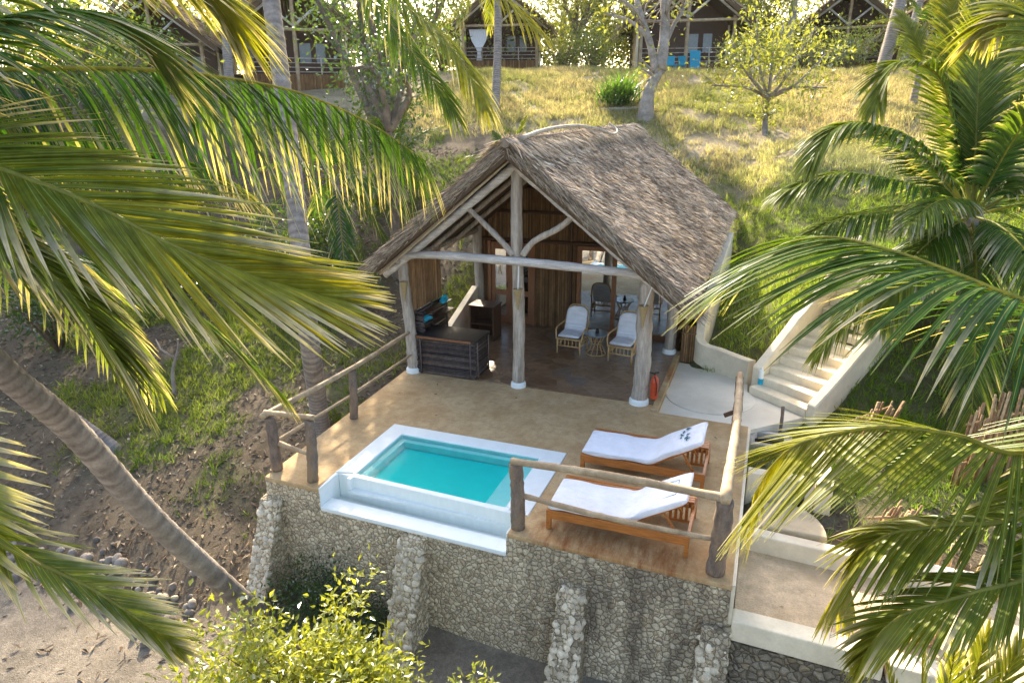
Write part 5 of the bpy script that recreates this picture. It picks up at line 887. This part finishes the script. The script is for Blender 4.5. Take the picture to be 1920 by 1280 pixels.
# ------------------------------------------------------------------ hilltop cottages
def cottage(name, u, v_, d, rot, sc, label, curtain=False, side=False):
    q = at(u, v_, d); t_ = thing(name, label, 'cottage', (0, 0, 0))
    w2, h, pk, L_ = 2.3, 2.5, 4.5, 6.5
    mb = MB(); box(mb, (-w2, 0, -1.4), (w2, L_, .0)); mb.build('base', 'dark', t_); mb = MB(); reeds(mb, (-w2, -.03), (w2, -.03), -.9, .25, .07, 1.1); mb.build('skirting', 'reed', t_)
    mb = MB()
    for s in (-1, 1): extr(mb, [(0, -.5, pk), (s*(w2+.75), -.5, h-.45), (s*(w2+.75), -.5, h-.7), (0, -.5, pk-.3)][::s], (0, L_+.8, 0))
    rf_ = mb.build('roof', 'thatchbase', t_); th_ = MB(); k = 3500
    for s in (-1, 1):
        dn = nz(A(s*(w2+.75), 0, h-.45-pk)); ln_ = math.hypot(w2+.75, pk-h+.45); nn = A(-s*dn[2]*s, 0, 0); nn = nz(A(pk-h+.45, 0, (w2+.75))*[s, 1, 1]); uu = rng.random(k); yy = rng.uniform(-.52, L_+.3, k)
        strips(th_, A(0, 0, pk)+dn*(uu*ln_)[:, None]+A(0, 1, 0)*yy[:, None]+nn*.04, nz(dn+rng.normal(0, .15, (k, 3))), rng.uniform(.4, .8, k), rng.uniform(.03, .07, k), nz(nn+rng.normal(0, .3, (k, 3))), 0, straw_col(k))
    th_.build('thatch', 'thatch', rf_)
    for x in (-w2+.1, 0, w2-.1): tube(MB(), [(x, .0, -.6), (x, 0, 2.0), (x, 0, h-.15 if x else pk-.4)], .09, 8, (1, 1, 1), .03, 8).build('post', 'rail', t_, True)
    tube(MB(), [(-w2-.2, -.05, 2.15), (w2+.2, -.05, 2.2)], .07, 8, (1, 1, 1), .03, 8).build('tie_beam', 'rail', t_, True)
    for s in (-1, 1): tube(MB(), [(0, -.06, 2.3), (s*1.15, -.06, 3.25)], .055, 8).build('brace', 'beam', t_, True); tube(MB(), [(0, -.2, pk-.4), (s*(w2+.55), -.2, h-.55)], .07, 8).build('rafter', 'beam', t_, True)
    mb = MB()
    for z in (.35, .55, .75, .95): tube(mb, [(-w2+.1, -.02, z), (w2-.1, -.02, z)], .022, 6)
    for x in (-1.1, 1.1): tube(mb, [(x, -.02, 0), (x, -.02, 1.0)], .035, 6)
    mb.build('railing', 'wood', t_, True)
    mb = MB(); box(mb, (-w2, 2.4, 0), (w2, 2.5, h-.2)); extr(mb, [(-w2, 2.4, h-.2), (w2, 2.4, h-.2), (.2, 2.4, pk-.5), (-.2, 2.4, pk-.5)], (0, .1, 0)); mb.build('rear_wall', 'darkwood', t_)
    mb = MB(); box(mb, (.3, 2.36, .9), (.85, 2.385, 1.8)); box(mb, (1.1, 2.36, .9), (1.55, 2.385, 1.8)); mb.build('window', 'tabletop', t_)
    mb = MB(); box(mb, (-w2-.12, 2.5, -.9), (-w2-.004, L_, h-.3)); mb.build('side_wall', 'cream', t_); mb = MB(); box(mb, (w2+.004, .4 if side else 2.5, -.9+.8*side), (w2+.12, L_, h-.3)); 
    if not side: mb.build('side_wall', 'cream', t_); mb = MB(); box(mb, (-w2-.12, .1, -.9+.8), (-w2-.004, 2.4, h-.5))
    mb.build('side_wall', 'cream', t_)
    if curtain:
        mb = MB(); n = 17
        for i in range(n):
            f = (i/(n-1)-.5); tube(mb, [(-1.3+f*1.1, .3+.05*(i % 2), 2.0), (-1.3+f*.8, .3+.05*(i % 2), 1.4), (-1.3+f*.15, .3, .8), (-1.3+f*.25, .3, .25)], .05, 6, (1, 1, 1), 0, 12)
        mb.build('curtain', 'curtain', t_, True)
    t_.location = tuple(q); t_.rotation_euler = (0, 0, math.radians(rot)); t_.scale = (sc,)*3; return t_
cottage('thatched_cottage', 938, 122, 48, 18, 1.17, 'thatched cottage with knotted white curtain on its porch, top centre', True)
c2 = cottage('thatched_cottage', 1284, 130, 46, 14, 1.38, 'thatched cottage with blue chairs on its porch behind the forked lawn tree')
cottage('thatched_cottage', 560, 150, 34, 40, 1.06, 'thatched cottage with cream side wall behind the upright palm trunk', side=True)
cottage('thatched_cottage', 300, 175, 33, 30, 1.0, 'thatched cottage whose sunny roof shows behind the top left fronds')
cottage('thatched_cottage', 1580, 128, 48, -2, 1.2, 'shaded thatched cottage behind the leaning lawn palms')
cottage('thatched_cottage', 1720, 140, 40, -8, .9, 'thatched cottage partly hidden by the bright young palm')
def plastic_chair(u, v_, d, lab, rot):
    q = at(u, v_, d); t_ = thing('blue_chair', lab, 'chair', (0, 0, 0), 'blue chairs at the right cottage'); mb = MB(); box(mb, (-.25, -.25, .40), (.25, .25, .45)); mb.build('seat', 'blue', t_); mb = MB(); box(mb, (-.25, .2, .451), (.25, .25, 1.0)); mb.build('backrest', 'blue', t_)
    for x in (-.22, .22):
        for y in (-.22, .22): mb = MB(); box(mb, (x-.03, y-.03, 0), (x+.03, y+.03, .399)); mb.build('leg', 'blue', t_)
    t_.location = tuple(q); t_.rotation_euler = (0, 0, rot)
plastic_chair(1258, 136, 44, 'blue chair standing on the lawn left of the cottage post', .4); plastic_chair(1274, 136, 44.3, 'blue chair close beside the cottage post', -.3)
q = at(1302, 128, 44.4); mb = MB(); obox(mb, q+A(0, 0, .45), (1, .3, 0), (0, .2, 1), (.34, .62, .03)); tag(mb.build('blue_board', 'blue', bevel=.02), 'upright turquoise board leaning right of the cottage post', 'board')

# thin sunlit air between the hilltop and the shore
hb = MB(); box(hb, (-75, -30, -6), (75, 110, 26)); hz = hb.build('haze', 'dark'); hz['kind'] = 'stuff'
t = NT('haze_air'); pv = t.n('ShaderNodeVolumePrincipled'); pv.inputs['Color'].default_value = (.95, .93, .88, 1); pv.inputs['Density'].default_value = .00010; pv.inputs['Anisotropy'].default_value = .55
t.l(pv.outputs[0], t.out.inputs['Volume']); hz.data.materials.clear(); hz.data.materials.append(t.m); scn.cycles.volume_bounces = 0
